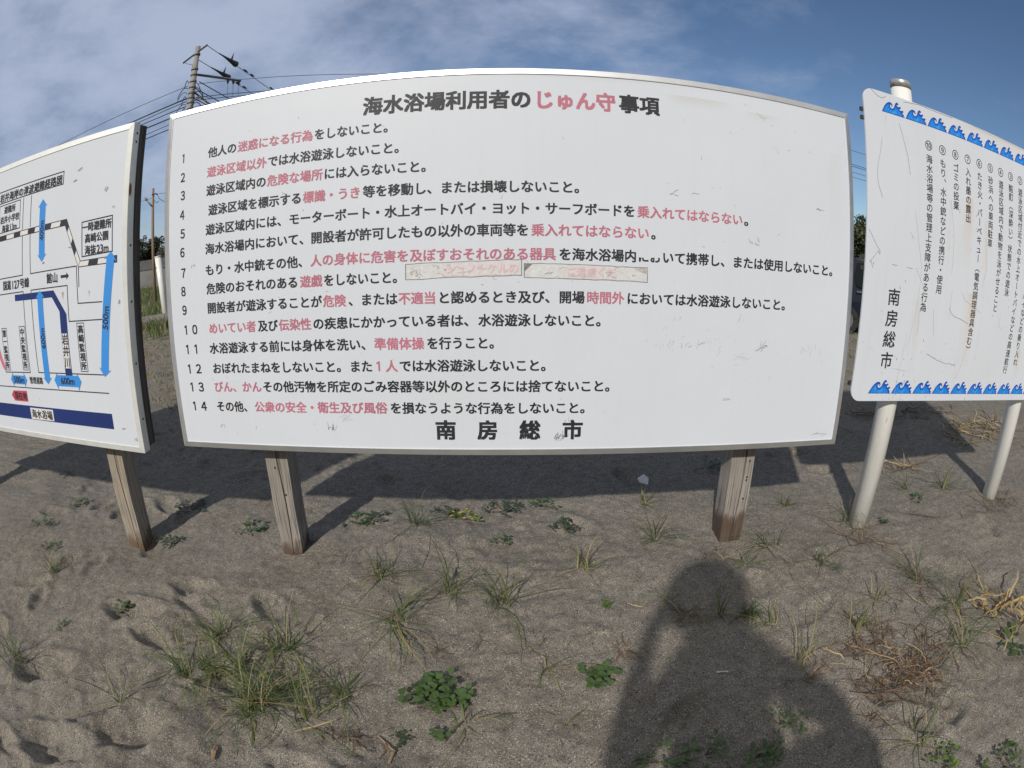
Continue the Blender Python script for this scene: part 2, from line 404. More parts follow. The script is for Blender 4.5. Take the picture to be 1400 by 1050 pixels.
def panel_material(name, rust=None, grime=0.5):
    """white enamelled sheet: faint dirt clouds, fine specks, rain streaks, optional rust runs at given local spots"""
    m = bpy.data.materials.new(name)
    m.use_nodes = True
    nt = m.node_tree
    N, Lk = nodes_of(nt), nt.links.new
    p = nt.nodes['Principled BSDF']
    tc = N('ShaderNodeTexCoord')
    n1 = N('ShaderNodeTexNoise'); n1.inputs['Scale'].default_value = 1.6; n1.inputs['Detail'].default_value = 7; n1.inputs['Roughness'].default_value = 0.65
    Lk(tc.outputs['Object'], n1.inputs['Vector'])
    mp = N('ShaderNodeMapping'); mp.inputs['Scale'].default_value = (26, 26, 1.1); Lk(tc.outputs['Object'], mp.inputs[0])
    n2 = N('ShaderNodeTexNoise'); n2.inputs['Scale'].default_value = 1.0; n2.inputs['Detail'].default_value = 4; Lk(mp.outputs[0], n2.inputs['Vector'])
    n3 = N('ShaderNodeTexNoise'); n3.inputs['Scale'].default_value = 46; n3.inputs['Detail'].default_value = 2; Lk(tc.outputs['Object'], n3.inputs['Vector'])
    n4 = N('ShaderNodeTexNoise'); n4.inputs['Scale'].default_value = 3.2; n4.inputs['Detail'].default_value = 3; Lk(tc.outputs['Object'], n4.inputs['Vector'])
    r1 = N('ShaderNodeMapRange'); Lk(n1.outputs['Fac'], r1.inputs[0]); r1.inputs[1].default_value, r1.inputs[2].default_value = 0.35, 0.72
    c1 = N('ShaderNodeMixRGB'); Lk(r1.outputs[0], c1.inputs[0]); c1.inputs[1].default_value = (0.645, 0.685, 0.75, 1); c1.inputs[2].default_value = (0.615, 0.65, 0.70, 1)
    r2 = N('ShaderNodeMapRange'); Lk(n2.outputs['Fac'], r2.inputs[0]); r2.inputs[1].default_value, r2.inputs[2].default_value, r2.inputs[4].default_value = 0.52, 0.78, grime
    c2 = N('ShaderNodeMixRGB'); Lk(r2.outputs[0], c2.inputs[0]); Lk(c1.outputs[0], c2.inputs[1]); c2.inputs[2].default_value = (0.55, 0.53, 0.48, 1)
    # small dark specks, only in some areas
    s1 = N('ShaderNodeMapRange'); Lk(n3.outputs['Fac'], s1.inputs[0]); s1.inputs[1].default_value, s1.inputs[2].default_value = 0.745, 0.775
    s2 = N('ShaderNodeMapRange'); Lk(n4.outputs['Fac'], s2.inputs[0]); s2.inputs[1].default_value, s2.inputs[2].default_value = 0.47, 0.6
    s3 = N('ShaderNodeMath', operation='MULTIPLY'); Lk(s1.outputs[0], s3.inputs[0]); Lk(s2.outputs[0], s3.inputs[1])
    c3 = N('ShaderNodeMixRGB'); Lk(s3.outputs[0], c3.inputs[0]); Lk(c2.outputs[0], c3.inputs[1]); c3.inputs[2].default_value = (0.30, 0.28, 0.25, 1)
    last = c3
    sx = N('ShaderNodeSeparateXYZ'); Lk(tc.outputs['Object'], sx.inputs[0])
    for (rx, rz, w, l, st, rc) in (rust or []):
        dx = N('ShaderNodeMath', operation='SUBTRACT'); Lk(sx.outputs['X'], dx.inputs[0]); dx.inputs[1].default_value = rx
        wb = N('ShaderNodeMath', operation='MULTIPLY_ADD'); Lk(n1.outputs['Fac'], wb.inputs[0]); wb.inputs[1].default_value = w * 2.5; wb.inputs[2].default_value = -w * 1.25
        d2 = N('ShaderNodeMath', operation='ADD'); Lk(dx.outputs[0], d2.inputs[0]); Lk(wb.outputs[0], d2.inputs[1])
        ab = N('ShaderNodeMath', operation='ABSOLUTE'); Lk(d2.outputs[0], ab.inputs[0])
        fx = N('ShaderNodeMapRange', interpolation_type='SMOOTHSTEP'); Lk(ab.outputs[0], fx.inputs[0]); fx.inputs[1].default_value, fx.inputs[2].default_value, fx.inputs[3].default_value, fx.inputs[4].default_value = w * 0.2, w, 1.0, 0.0
        dz = N('ShaderNodeMath', operation='SUBTRACT'); dz.inputs[0].default_value = rz; Lk(sx.outputs['Z'], dz.inputs[1])
        fz = N('ShaderNodeMapRange', interpolation_type='SMOOTHSTEP'); Lk(dz.outputs[0], fz.inputs[0]); fz.inputs[1].default_value, fz.inputs[2].default_value, fz.inputs[3].default_value, fz.inputs[4].default_value = 0.0, l, 1.0, 0.0
        gz = N('ShaderNodeMath', operation='GREATER_THAN'); Lk(dz.outputs[0], gz.inputs[0]); gz.inputs[1].default_value = 0.0
        f1 = N('ShaderNodeMath', operation='MULTIPLY'); Lk(fx.outputs[0], f1.inputs[0]); Lk(fz.outputs[0], f1.inputs[1])
        f2 = N('ShaderNodeMath', operation='MULTIPLY'); Lk(f1.outputs[0], f2.inputs[0]); Lk(gz.outputs[0], f2.inputs[1])
        f3 = N('ShaderNodeMath', operation='MULTIPLY'); Lk(f2.outputs[0], f3.inputs[0]); f3.inputs[1].default_value = st
        c = N('ShaderNodeMixRGB'); Lk(f3.outputs[0], c.inputs[0]); Lk(last.outputs[0], c.inputs[1]); c.inputs[2].default_value = (*rc, 1)
        last = c
    Lk(last.outputs[0], p.inputs['Base Color'])
    rr = N('ShaderNodeMapRange'); Lk(n1.outputs['Fac'], rr.inputs[0]); rr.inputs[3].default_value, rr.inputs[4].default_value = 0.32, 0.5
    Lk(rr.outputs[0], p.inputs['Roughness'])
    p.inputs['Specular IOR Level'].default_value = 0.45
    bw = N('ShaderNodeTexNoise'); bw.inputs['Scale'].default_value = 2.4; bw.inputs['Detail'].default_value = 2; Lk(tc.outputs['Object'], bw.inputs['Vector'])
    b = N('ShaderNodeBump'); b.inputs['Strength'].default_value = 0.12; b.inputs['Distance'].default_value = 0.01
    Lk(bw.outputs['Fac'], b.inputs['Height']); Lk(b.outputs[0], p.inputs['Normal'])
    return m


def wood_material(name, pale, dark, rot_h, rot_col):
    """weathered square timber: long grain, cracks, knots, a brown rotten foot with a ragged upper edge"""
    m = bpy.data.materials.new(name)
    m.use_nodes = True
    nt = m.node_tree
    N, Lk = nodes_of(nt), nt.links.new
    p = nt.nodes['Principled BSDF']
    p.inputs['Roughness'].default_value = 0.85
    p.inputs['Specular IOR Level'].default_value = 0.2
    tc = N('ShaderNodeTexCoord')
    mp = N('ShaderNodeMapping'); mp.inputs['Scale'].default_value = (60, 60, 2.2); Lk(tc.outputs['Object'], mp.inputs[0])
    g = N('ShaderNodeTexNoise'); g.inputs['Scale'].default_value = 1.0; g.inputs['Detail'].default_value = 7; g.inputs['Roughness'].default_value = 0.7; g.inputs['Distortion'].default_value = 0.6; Lk(mp.outputs[0], g.inputs['Vector'])
    mp2 = N('ShaderNodeMapping'); mp2.inputs['Scale'].default_value = (150, 150, 3.0); Lk(tc.outputs['Object'], mp2.inputs[0])
    f = N('ShaderNodeTexNoise'); f.inputs['Scale'].default_value = 1.0; f.inputs['Detail'].default_value = 4; Lk(mp2.outputs[0], f.inputs['Vector'])
    b = N('ShaderNodeTexNoise'); b.inputs['Scale'].default_value = 7; b.inputs['Detail'].default_value = 4; Lk(tc.outputs['Object'], b.inputs['Vector'])
    r = N('ShaderNodeMapRange'); Lk(g.outputs['Fac'], r.inputs[0]); r.inputs[1].default_value, r.inputs[2].default_value = 0.3, 0.68
    c = N('ShaderNodeMixRGB'); Lk(r.outputs[0], c.inputs[0]); c.inputs[1].default_value = (*dark, 1); c.inputs[2].default_value = (*pale, 1)
    rf = N('ShaderNodeMapRange'); Lk(f.outputs['Fac'], rf.inputs[0]); rf.inputs[1].default_value, rf.inputs[2].default_value, rf.inputs[3].default_value, rf.inputs[4].default_value = 0.33, 0.46, 0.32, 1.0
    cm = N('ShaderNodeMixRGB', blend_type='MULTIPLY'); cm.inputs[0].default_value = 1; Lk(c.outputs[0], cm.inputs[1]); Lk(rf.outputs[0], cm.inputs[2])
    rb = N('ShaderNodeMapRange'); Lk(b.outputs['Fac'], rb.inputs[0]); rb.inputs[3].default_value, rb.inputs[4].default_value = 0.75, 1.2
    cb = N('ShaderNodeMixRGB', blend_type='MULTIPLY'); cb.inputs[0].default_value = 1; Lk(cm.outputs[0], cb.inputs[1]); Lk(rb.outputs[0], cb.inputs[2])
    sx = N('ShaderNodeSeparateXYZ'); Lk(tc.outputs['Object'], sx.inputs[0])
    wob = N('ShaderNodeMath', operation='MULTIPLY_ADD'); Lk(g.outputs['Fac'], wob.inputs[0]); wob.inputs[1].default_value = -0.22; Lk(sx.outputs['Z'], wob.inputs[2])
    wo2 = N('ShaderNodeMath', operation='MULTIPLY_ADD'); Lk(b.outputs['Fac'], wo2.inputs[0]); wo2.inputs[1].default_value = -0.20; Lk(wob.outputs[0], wo2.inputs[2])
    fr = N('ShaderNodeMapRange', interpolation_type='SMOOTHSTEP'); Lk(wo2.outputs[0], fr.inputs[0]); fr.inputs[1].default_value, fr.inputs[2].default_value, fr.inputs[3].default_value, fr.inputs[4].default_value = rot_h - 0.235, rot_h - 0.175, 0.9, 0
    rc = N('ShaderNodeMixRGB'); Lk(r.outputs[0], rc.inputs[0]); rc.inputs[1].default_value = (*[x * 0.5 for x in rot_col], 1); rc.inputs[2].default_value = (*rot_col, 1)
    cr = N('ShaderNodeMixRGB'); Lk(fr.outputs[0], cr.inputs[0]); Lk(cb.outputs[0], cr.inputs[1]); Lk(rc.outputs[0], cr.inputs[2])
    Lk(cr.outputs[0], p.inputs['Base Color'])
    bp = N('ShaderNodeBump'); bp.inputs['Strength'].default_value = 0.8; bp.inputs['Distance'].default_value = 0.004
    ad = N('ShaderNodeMath', operation='ADD'); Lk(g.outputs['Fac'], ad.inputs[0]); Lk(f.outputs['Fac'], ad.inputs[1])
    Lk(ad.outputs[0], bp.inputs['Height']); Lk(bp.outputs[0], p.inputs['Normal'])
    return m


M = {}
M['sand'] = sand_material()
M['panel'] = panel_material('white_panel', rust=[(0.72, 0.685, 0.16, 0.06, 0.42, (0.50, 0.50, 0.47)), (1.02, 0.66, 0.12, 0.05, 0.3, (0.52, 0.51, 0.48)), (-1.2, -0.45, 0.1, 0.3, 0.12, (0.5, 0.5, 0.48)), (1.40, 0.55, 0.05, 0.7, 0.12, (0.5, 0.5, 0.48)), (0.3, 0.735, 0.5, 0.03, 0.2, (0.5, 0.5, 0.48))], grime=0.07)
M['map_panel'] = panel_material('map_panel', rust=[(-0.478, 0.772, 0.012, 0.05, 0.75, (0.28, 0.12, 0.04)), (-0.268, 0.766, 0.008, 0.035, 0.7, (0.28, 0.12, 0.04)), (-0.075, 0.03, 0.012, 0.03, 0.5, (0.25, 0.1, 0.08))], grime=0.05)
M['pole_panel'] = panel_material('pole_sign_panel', rust=[(0.70, 1.04, 0.05, 0.42, 0.34, (0.60, 0.43, 0.24)), (0.77, 0.56, 0.06, 0.46, 0.36, (0.60, 0.44, 0.24)), (0.86, 0.95, 0.03, 0.5, 0.2, (0.6, 0.48, 0.3)), (0.36, 0.5, 0.03, 0.5, 0.2, (0.55, 0.45, 0.34)), (1.32, 0.3, 0.035, 0.2, 0.4, (0.6, 0.42, 0.26)), (1.0, 1.434, 0.5, 0.05, 0.35, (0.6, 0.5, 0.36)), (0.55, 1.0, 0.02, 0.6, 0.15, (0.55, 0.45, 0.34))], grime=0.16)
M['alu'] = material('aluminium_frame', (0.74, 0.75, 0.76), 0.40, 0.85, var=0.08, var_scale=9, bump=0.12, bump_scale=3)
M['alu_painted'] = material('painted_frame', (0.72, 0.74, 0.72), 0.42, 0.2, var=0.07, var_scale=12)
M['black_text'] = material('black_lettering', (0.022, 0.023, 0.03), 0.5, var=0.3, var_scale=5)
M['red_text'] = material('faded_red_lettering', (0.47, 0.16, 0.22), 0.55, var=0.12, var_scale=2.2)
M['faint_red'] = material('faint_red_lettering', (0.64, 0.47, 0.50), 0.6)
M['map_text'] = material('map_lettering', (0.03, 0.032, 0.045), 0.5, var=0.3, var_scale=6)
M['map_blue'] = material('map_blue', (0.042, 0.27, 0.72), 0.5, var=0.06, var_scale=4)
M['map_navy'] = material('map_navy', (0.010, 0.030, 0.155), 0.5, var=0.1, var_scale=4)
M['map_red'] = material('map_red', (0.50, 0.075, 0.10), 0.5, var=0.12, var_scale=20)
M['map_pink'] = material('map_pink', (0.58, 0.17, 0.24), 0.5)
M['map_white'] = material('map_white', (0.70, 0.70, 0.69), 0.45)
M['wave_dark'] = material('wave_dark_blue', (0.006, 0.075, 0.42), 0.5)
M['wave_mid'] = material('wave_blue', (0.008, 0.19, 0.72), 0.5)
M['wave_light'] = material('wave_light_blue', (0.03, 0.36, 0.85), 0.5)
M['tape'] = material('tape_residue', (0.63, 0.64, 0.645), 0.5, var=0.10, var_scale=38, bump=0.5, bump_scale=60, dist=0.004)
M['tape_pink'] = material('tape_pink', (0.66, 0.615, 0.625), 0.5, var=0.1, var_scale=60)
M['dirt'] = material('dark_dirt', (0.20, 0.19, 0.175), 0.8, var=0.5, var_scale=70)
M['dirt_pale'] = material('pale_dirt', (0.46, 0.45, 0.43), 0.8, var=0.3, var_scale=70)
M['post'] = wood_material('weathered_post', (0.37, 0.335, 0.30), (0.19, 0.168, 0.148), 0.055, (0.105, 0.066, 0.044))
M['post_right'] = wood_material('weathered_post_worn', (0.39, 0.355, 0.32), (0.20, 0.178, 0.158), 0.135, (0.105, 0.068, 0.047))
M['post_pale'] = wood_material('pale_post', (0.42, 0.37, 0.305), (0.25, 0.21, 0.165), 0.05, (0.16, 0.105, 0.065))
M['batten'] = wood_material('dark_batten', (0.13, 0.12, 0.115), (0.06, 0.055, 0.05), -3, (0.1, 0.06, 0.03))
M['pole_white'] = material('white_pipe', (0.80, 0.80, 0.76), 0.33, var=0.07, var_scale=5, stretch=(6, 6, 1), bump=0.04, bump_scale=30)
def worn_pipe():
    m = M['pole_white']; nt = m.node_tree
    N, Lk = nodes_of(nt), nt.links.new
    p = nt.nodes['Principled BSDF']
    src = p.inputs['Base Color'].links[0].from_socket
    tc = N('ShaderNodeTexCoord')
    mp = N('ShaderNodeMapping'); mp.inputs['Scale'].default_value = (46, 46, 7); Lk(tc.outputs['Object'], mp.inputs[0])
    n = N('ShaderNodeTexNoise'); n.inputs['Scale'].default_value = 1.0; n.inputs['Detail'].default_value = 5; n.inputs['Roughness'].default_value = 0.65; Lk(mp.outputs[0], n.inputs['Vector'])
    r = N('ShaderNodeMapRange'); Lk(n.outputs['Fac'], r.inputs[0]); r.inputs[1].default_value, r.inputs[2].default_value, r.inputs[4].default_value = 0.66, 0.72, 0.8
    mx = N('ShaderNodeMixRGB'); Lk(r.outputs[0], mx.inputs[0]); Lk(src, mx.inputs[1]); mx.inputs[2].default_value = (0.42, 0.36, 0.26, 1)
    sp = N('ShaderNodeSeparateXYZ'); Lk(tc.outputs['Object'], sp.inputs[0])
    wb = N('ShaderNodeMath', operation='MULTIPLY_ADD'); Lk(n.outputs['Fac'], wb.inputs[0]); wb.inputs[1].default_value = -0.16; Lk(sp.outputs['Z'], wb.inputs[2])
    f = N('ShaderNodeMapRange', interpolation_type='SMOOTHSTEP'); Lk(wb.outputs[0], f.inputs[0]); f.inputs[1].default_value, f.inputs[2].default_value, f.inputs[3].default_value, f.inputs[4].default_value = -0.80, -0.68, 0.55, 0.0
    m2 = N('ShaderNodeMixRGB'); Lk(f.outputs[0], m2.inputs[0]); Lk(mx.outputs[0], m2.inputs[1]); m2.inputs[2].default_value = (0.42, 0.37, 0.29, 1)
    Lk(m2.outputs[0], p.inputs['Base Color'])


worn_pipe()
M['cap'] = material('pole_cap', (0.42, 0.42, 0.40), 0.42, 0.5, var=0.2, var_scale=30)
M['bolt'] = material('bolt', (0.07, 0.06, 0.055), 0.6, 0.5)
M['rust'] = material('rust', (0.22, 0.085, 0.03), 0.85, var=0.4, var_scale=60)
M['grass_a'] = material('grass_green', (0.130, 0.168, 0.048), 0.6, var=0.28, var_scale=6, translucent=0.28)
M['grass_b'] = material('grass_dark', (0.075, 0.105, 0.042), 0.6, var=0.25, var_scale=6, translucent=0.25)
M['grass_c'] = material('grass_straw', (0.30, 0.24, 0.115), 0.7, var=0.25, var_scale=9, translucent=0.2)
M['weed_a'] = material('weed_green', (0.068, 0.118, 0.032), 0.42, var=0.3, var_scale=14, translucent=0.2)
M['weed_b'] = material('weed_bright', (0.13, 0.22, 0.035), 0.45, var=0.25, var_scale=14, translucent=0.25)
M['weed_y'] = material('weed_yellow', (0.48, 0.36, 0.03), 0.5, var=0.2, var_scale=14)
M['weed_d'] = material('weed_dark', (0.050, 0.078, 0.032), 0.5, var=0.3, var_scale=14, translucent=0.15)
M['dead'] = material('dead_brown', (0.135, 0.080, 0.045), 0.85, var=0.4, var_scale=12)
M['tan'] = material('dry_tan', (0.36, 0.265, 0.145), 0.75, var=0.25, var_scale=12)
M['yellow_dry'] = material('dry_yellow', (0.46, 0.32, 0.115), 0.7, var=0.25, var_scale=12, translucent=0.15)
M['twig'] = material('twig', (0.10, 0.07, 0.05), 0.9, var=0.3, var_scale=20)
M['paper'] = material('paper_scrap', (0.66, 0.63, 0.62), 0.8, var=0.12, var_scale=60)
M['shell'] = material('shell_bits', (0.60, 0.58, 0.55), 0.7, var=0.2, var_scale=30)
M['leaf_brown'] = material('leaf_brown', (0.27, 0.175, 0.10), 0.75, var=0.3, var_scale=20)
M['concrete'] = material('concrete', (0.20, 0.19, 0.175), 0.9, var=0.25, var_scale=3, bump=0.4, bump_scale=20)
M['wall_concrete'] = material('sea_wall_concrete', (0.14, 0.14, 0.138), 0.9, var=0.2, var_scale=0.6)
M['concrete_dark'] = material('concrete_dark', (0.075, 0.072, 0.068), 0.9, var=0.25, var_scale=1.2)
M['pole_concrete'] = material('utility_pole_concrete', (0.27, 0.26, 0.245), 0.85, var=0.15, var_scale=4, stretch=(3, 3, 0.6))
M['pole_wood'] = material('utility_pole_wood', (0.26, 0.18, 0.125), 0.9, var=0.25, var_scale=6, stretch=(6, 6, 0.6))
M['galv'] = material('galvanised_steel', (0.20, 0.20, 0.205), 0.6, 0.3, var=0.15, var_scale=6)
M['cable'] = material('cable', (0.022, 0.022, 0.026), 0.6)
M['insul'] = material('insulator', (0.03, 0.03, 0.034), 0.5)
M['leaf_t'] = material('tree_leaves', (0.042, 0.058, 0.027), 0.7, var=0.45, var_scale=0.9, translucent=0.15)
M['leaf_t2'] = material('tree_leaves_light', (0.085, 0.095, 0.045), 0.7, var=0.4, var_scale=0.9, translucent=0.15)
M['bark'] = material('bark', (0.12, 0.10, 0.08), 0.9, var=0.3, var_scale=6)
M['bark_pale'] = material('bark_pale', (0.30, 0.27, 0.23), 0.9, var=0.3, var_scale=6)
M['car'] = material('car_paint', (0.012, 0.015, 0.028), 0.25, 0.2, var=0.1, var_scale=2)
M['glass'] = material('car_glass', (0.008, 0.014, 0.013), 0.12, 0.0, spec=0.25, var=0.1, var_scale=3)
M['chrome'] = material('chrome', (0.75, 0.75, 0.76), 0.15, 1.0, var=0.03, var_scale=6)
M['tyre'] = material('tyre', (0.02, 0.02, 0.02), 0.85, var=0.2, var_scale=20)
M['lamp_red'] = material('tail_lamp', (0.35, 0.02, 0.02), 0.2, var=0.1, var_scale=20)
M['skin'] = material('skin', (0.52, 0.33, 0.24), 0.55, var=0.08, var_scale=20)
M['jacket'] = material('jacket_cloth', (0.06, 0.075, 0.10), 0.85, var=0.15, var_scale=20, bump=0.2, bump_scale=60)
M['trousers'] = material('trouser_cloth', (0.05, 0.05, 0.055), 0.85, var=0.15, var_scale=20)
M['hat'] = material('hat_cloth', (0.32, 0.29, 0.22), 0.9, var=0.12, var_scale=40)
M['phone'] = material('phone_case', (0.02, 0.02, 0.022), 0.3, var=0.1, var_scale=20)


# ------------------------------------------------------------------ ground
_rs = np.random.RandomState(11)
_tab = _rs.rand(256, 256)


def vnoise(x, y):
    xi, yi = np.floor(x).astype(int), np.floor(y).astype(int)
    fx, fy = x - xi, y - yi
    fx, fy = fx * fx * (3 - 2 * fx), fy * fy * (3 - 2 * fy)
    g = lambda a, b: _tab[a % 256, b % 256]
    return (g(xi, yi) * (1 - fx) + g(xi + 1, yi) * fx) * (1 - fy) + (g(xi, yi + 1) * (1 - fx) + g(xi + 1, yi + 1) * fx) * fy - 0.5


_r2 = random.Random(21)
DENTS = []                                   # footprints: x, y, yaw, length, width, depth
for (x0, x1, y0, y1, n) in ((-2.6, -0.95, -1.75, -0.2, 30), (-3.2, -1.2, 0.0, 2.2, 22), (-0.9, 0.9, -1.3, -0.3, 6), (-1.0, 2.4, 0.35, 2.4, 20), (1.0, 3.2, -1.4, 0.3, 12)):
    for _ in range(n):
        DENTS.append((_r2.uniform(x0, x1), _r2.uniform(y0, y1), _r2.uniform(0, 3.14), _r2.uniform(0.07, 0.12), _r2.uniform(0.04, 0.06), _r2.uniform(0.012, 0.032)))
DENTS += [(-1.55, -1.45, 0.3, 0.17, 0.075, 0.055), (-1.28, -1.25, 0.6, 0.15, 0.07, 0.045), (-1.66, -0.55, 0.1, 0.15, 0.07, 0.045), (-1.9, -1.1, 0.4, 0.16, 0.08, 0.05)]


def height(x, y):
    x, y = np.asarray(x, float), np.asarray(y, float)
    r = np.sqrt(x * x + y * y)
    near = np.clip((26 - r) / 18, 0, 1)
    h = 0.10 * np.tanh(x / 2.5) * np.clip((14 - r) / 8, 0, 1)
    rough = 0.55 + 0.9 * np.clip(vnoise(x * 0.9 + 40, y * 0.9 + 9) * 2 + 0.35 - 0.22 * x, 0, 1.2)
    h = h + near * (0.050 * vnoise(x * 1.3 + 7, y * 1.3 + 3) + rough * (0.026 * vnoise(x * 4.1, y * 4.1 + 50) + 0.015 * vnoise(x * 10.3 + 20, y * 10.3) + 0.010 * vnoise(x * 23 + 60, y * 23 + 7) + 0.0045 * vnoise(x * 51 + 13, y * 51 + 77)))
    # crumbs and clods where the sand has been kicked about
    cl = vnoise(x * 33 + 3, y * 33 + 80)
    h = h + near * rough * 0.05 * np.clip(cl - 0.22, 0, 1) ** 1.2
    for dx, dy, a, l, w, d in DENTS:
        ux, uy = (x - dx) * math.cos(a) + (y - dy) * math.sin(a), -(x - dx) * math.sin(a) + (y - dy) * math.cos(a)
        q = (ux / l) ** 2 + (uy / w) ** 2
        h = h - d * np.exp(-q * q * 0.9) + d * 0.42 * np.exp(-((np.sqrt(q) - 1.45) / 0.35) ** 2)
    # sand blown away from the feet of the posts
    for px, py in ((-1.05, 0.06), (1.05, 0.06), (-2.0, 0.0), (1.83, 0.06), (3.0, 0.0)):
        q = ((x - px) ** 2 + (y - py + 0.05) ** 2) / 0.16 ** 2
        h = h - 0.022 * np.exp(-q)
    return h


def hz(x, y):
    return float(height(np.array([x]), np.array([y]))[0])


def axis(lo, hi, step, far, grow=1.13):
    c = list(np.arange(lo, hi + 1e-6, step))
    d, p = step, c[-1]
    while p < far:
        d *= grow; p += d; c.append(p)
    d, p, low = step, c[0], []
    while p > -far:
        d *= grow; p -= d; low.append(p)
    return np.array(low[::-1] + c)


def build_ground():
    xs = axis(-3.0, 3.3, 0.0135, 1500)
    ys = axis(-1.75, 2.2, 0.0135, 1500)
    X, Y = np.meshgrid(xs, ys)
    Z = height(X.ravel(), Y.ravel())
    nx, ny = len(xs), len(ys)
    co = np.stack([X.ravel(), Y.ravel(), Z], 1).astype(np.float32)
    i = np.arange(nx * ny).reshape(ny, nx)
    q = np.stack([i[:-1, :-1], i[:-1, 1:], i[1:, 1:], i[1:, :-1]], -1).reshape(-1, 4).astype(np.int32)
    me = bpy.data.meshes.new('ground')
    me.vertices.add(len(co)); me.vertices.foreach_set('co', co.ravel())
    me.loops.add(q.size); me.loops.foreach_set('vertex_index', q.ravel())
    me.polygons.add(len(q)); me.polygons.foreach_set('loop_start', np.arange(0, q.size, 4, dtype=np.int32))
    me.polygons.foreach_set('use_smooth', np.ones(len(q), bool))
    me.update(calc_edges=True)
    me.materials.append(M['sand'])
    o = bpy.data.objects.new('ground', me)
    COL.objects.link(o)
    o['kind'] = 'structure'


build_ground()


# ------------------------------------------------------------------ lettering
_glyph = {}


def glyphs(s):
    """outline of a string set at size 1, as (vertices, faces) in the x-y plane"""
    if s in _glyph:
        return _glyph[s]
    if s == '１':                                  # plain figure one: a flag but no foot
        v = np.array([(.45, 0, 0), (.535, 0, 0), (.535, .74, 0), (.47, .74, 0), (.31, .64, 0), (.31, .565, 0), (.45, .645, 0)], float)
        _glyph[s] = (v, [(0, 1, 2, 3, 6), (3, 4, 5, 6)])
        return _glyph[s]
    if '１' in s:
        vs, fs, n = [], [], 0
        for i, ch in enumerate(s):
            a, f = glyphs(ch)
            vs.append(a + np.array([i, 0, 0])); fs += [tuple(q + n for q in p) for p in f]; n += len(a)
        _glyph[s] = (np.concatenate(vs), fs)
        return _glyph[s]
    c = bpy.data.curves.new('txt', 'FONT')
    c.body, c.size, c.fill_mode, c.resolution_u = s, 1.0, 'FRONT', 3
    o = bpy.data.objects.new('txt', c)
    COL.objects.link(o)
    bpy.context.view_layer.update()
    me = bpy.data.meshes.new_from_object(o.evaluated_get(bpy.context.evaluated_depsgraph_get()))
    v = np.array([tuple(p.co) for p in me.vertices]) if len(me.vertices) else np.zeros((0, 3))
    f = [tuple(p.vertices) for p in me.polygons]
    bpy.data.objects.remove(o); bpy.data.meshes.remove(me); bpy.data.curves.remove(c)
    _glyph[s] = (v, f)
    return v, f


def put_text(mb, s, x0, zc, sx, sz, bold, mi=0, off=0.0006, rot=0.0, clip=None):
    """writes s on a board's face: x0 = left end, zc = middle height, sx/sz = width and height of one character"""
    v, f = glyphs(s)
    if not len(v):
        return
    for k, (bx, bz) in enumerate(((-1, -1), (1, 1), (-1, 1), (1, -1)) if bold else ((0, 0),)):
        w = np.zeros_like(v)
        w[:, 0] = (v[:, 0] + bx * bold) * sx
        w[:, 2] = (v[:, 1] - 0.38 + bz * bold * 0.85) * sz
        if rot:
            a, b = w[:, 0].copy(), w[:, 2].copy()
            w[:, 0], w[:, 2] = a * math.cos(rot) - b * math.sin(rot), a * math.sin(rot) + b * math.cos(rot)
        w[:, 0] += x0
        w[:, 2] += zc
        w[:, 1] = -(off + k * 0.00007)
        ff = f
        if clip is not None:
            ff = [q for q in f if np.mean(w[list(q), 2]) < clip]
        mb.raw(w, ff, mi)


def ascii_width(s):
    v, f = glyphs(s)
    return float(v[:, 0].max()) if len(v) else 0.0


def stroke(mb, pts, w, off, mi=0):
    """a thin printed line or scratch on a board's face"""
    P = [Vector((p[0], 0, p[1])) for p in pts]
    for i in range(len(P) - 1):
        d = (P[i + 1] - P[i])
        if d.length < 1e-6:
            continue
        d.normalize()
        n = Vector((-d.z, 0, d.x)) * w * 0.5
        e = d * w * 0.45
        a, b = P[i] - e, P[i + 1] + e
        mb.poly([(q.x, -off - 0.00003 * i, q.z) for q in (a - n, b - n, b + n, a + n)][::1], mi)


def flat(mb, pts, off, mi=0):
    mb.poly([(p[0], -off, p[1]) for p in pts], mi)


# ------------------------------------------------------------------ boards
def frame_bars(root, x0, x1, z0, z1, w, depth, mat, name='frame_bar', proud=0.004):
    """four mitred aluminium channel bars round a panel"""
    g = 0.0006
    o = [(x0, z0), (x1, z0), (x1, z1), (x0, z1)]
    i = [(x0 + w, z0 + w), (x1 - w, z0 + w), (x1 - w, z1 - w), (x0 + w, z1 - w)]
    for k in range(4):
        k2 = (k + 1) % 4
        dx, dz = (g, 0) if k in (0, 2) else (0, g)
        sgn = 1 if k in (0, 1) else -1
        q = [(o[k][0] + sgn * dx, o[k][1] + sgn * dz), (o[k2][0] - sgn * dx, o[k2][1] - sgn * dz), (i[k2][0] - sgn * dx, i[k2][1] - sgn * dz), (i[k][0] + sgn * dx, i[k][1] + sgn * dz)]
        mb = MB()
        v = [(a, -proud if j > 1 else 0.0012, b) for j, (a, b) in enumerate(q)] + [(a, depth, b) for a, b in q]
        mb.raw(v, [(0, 1, 2, 3), (7, 6, 5, 4), (0, 4, 5, 1), (1, 5, 6, 2), (2, 6, 7, 3), (3, 7, 4, 0)])
        mb.build(name, mat, root, bevel=0.0016)


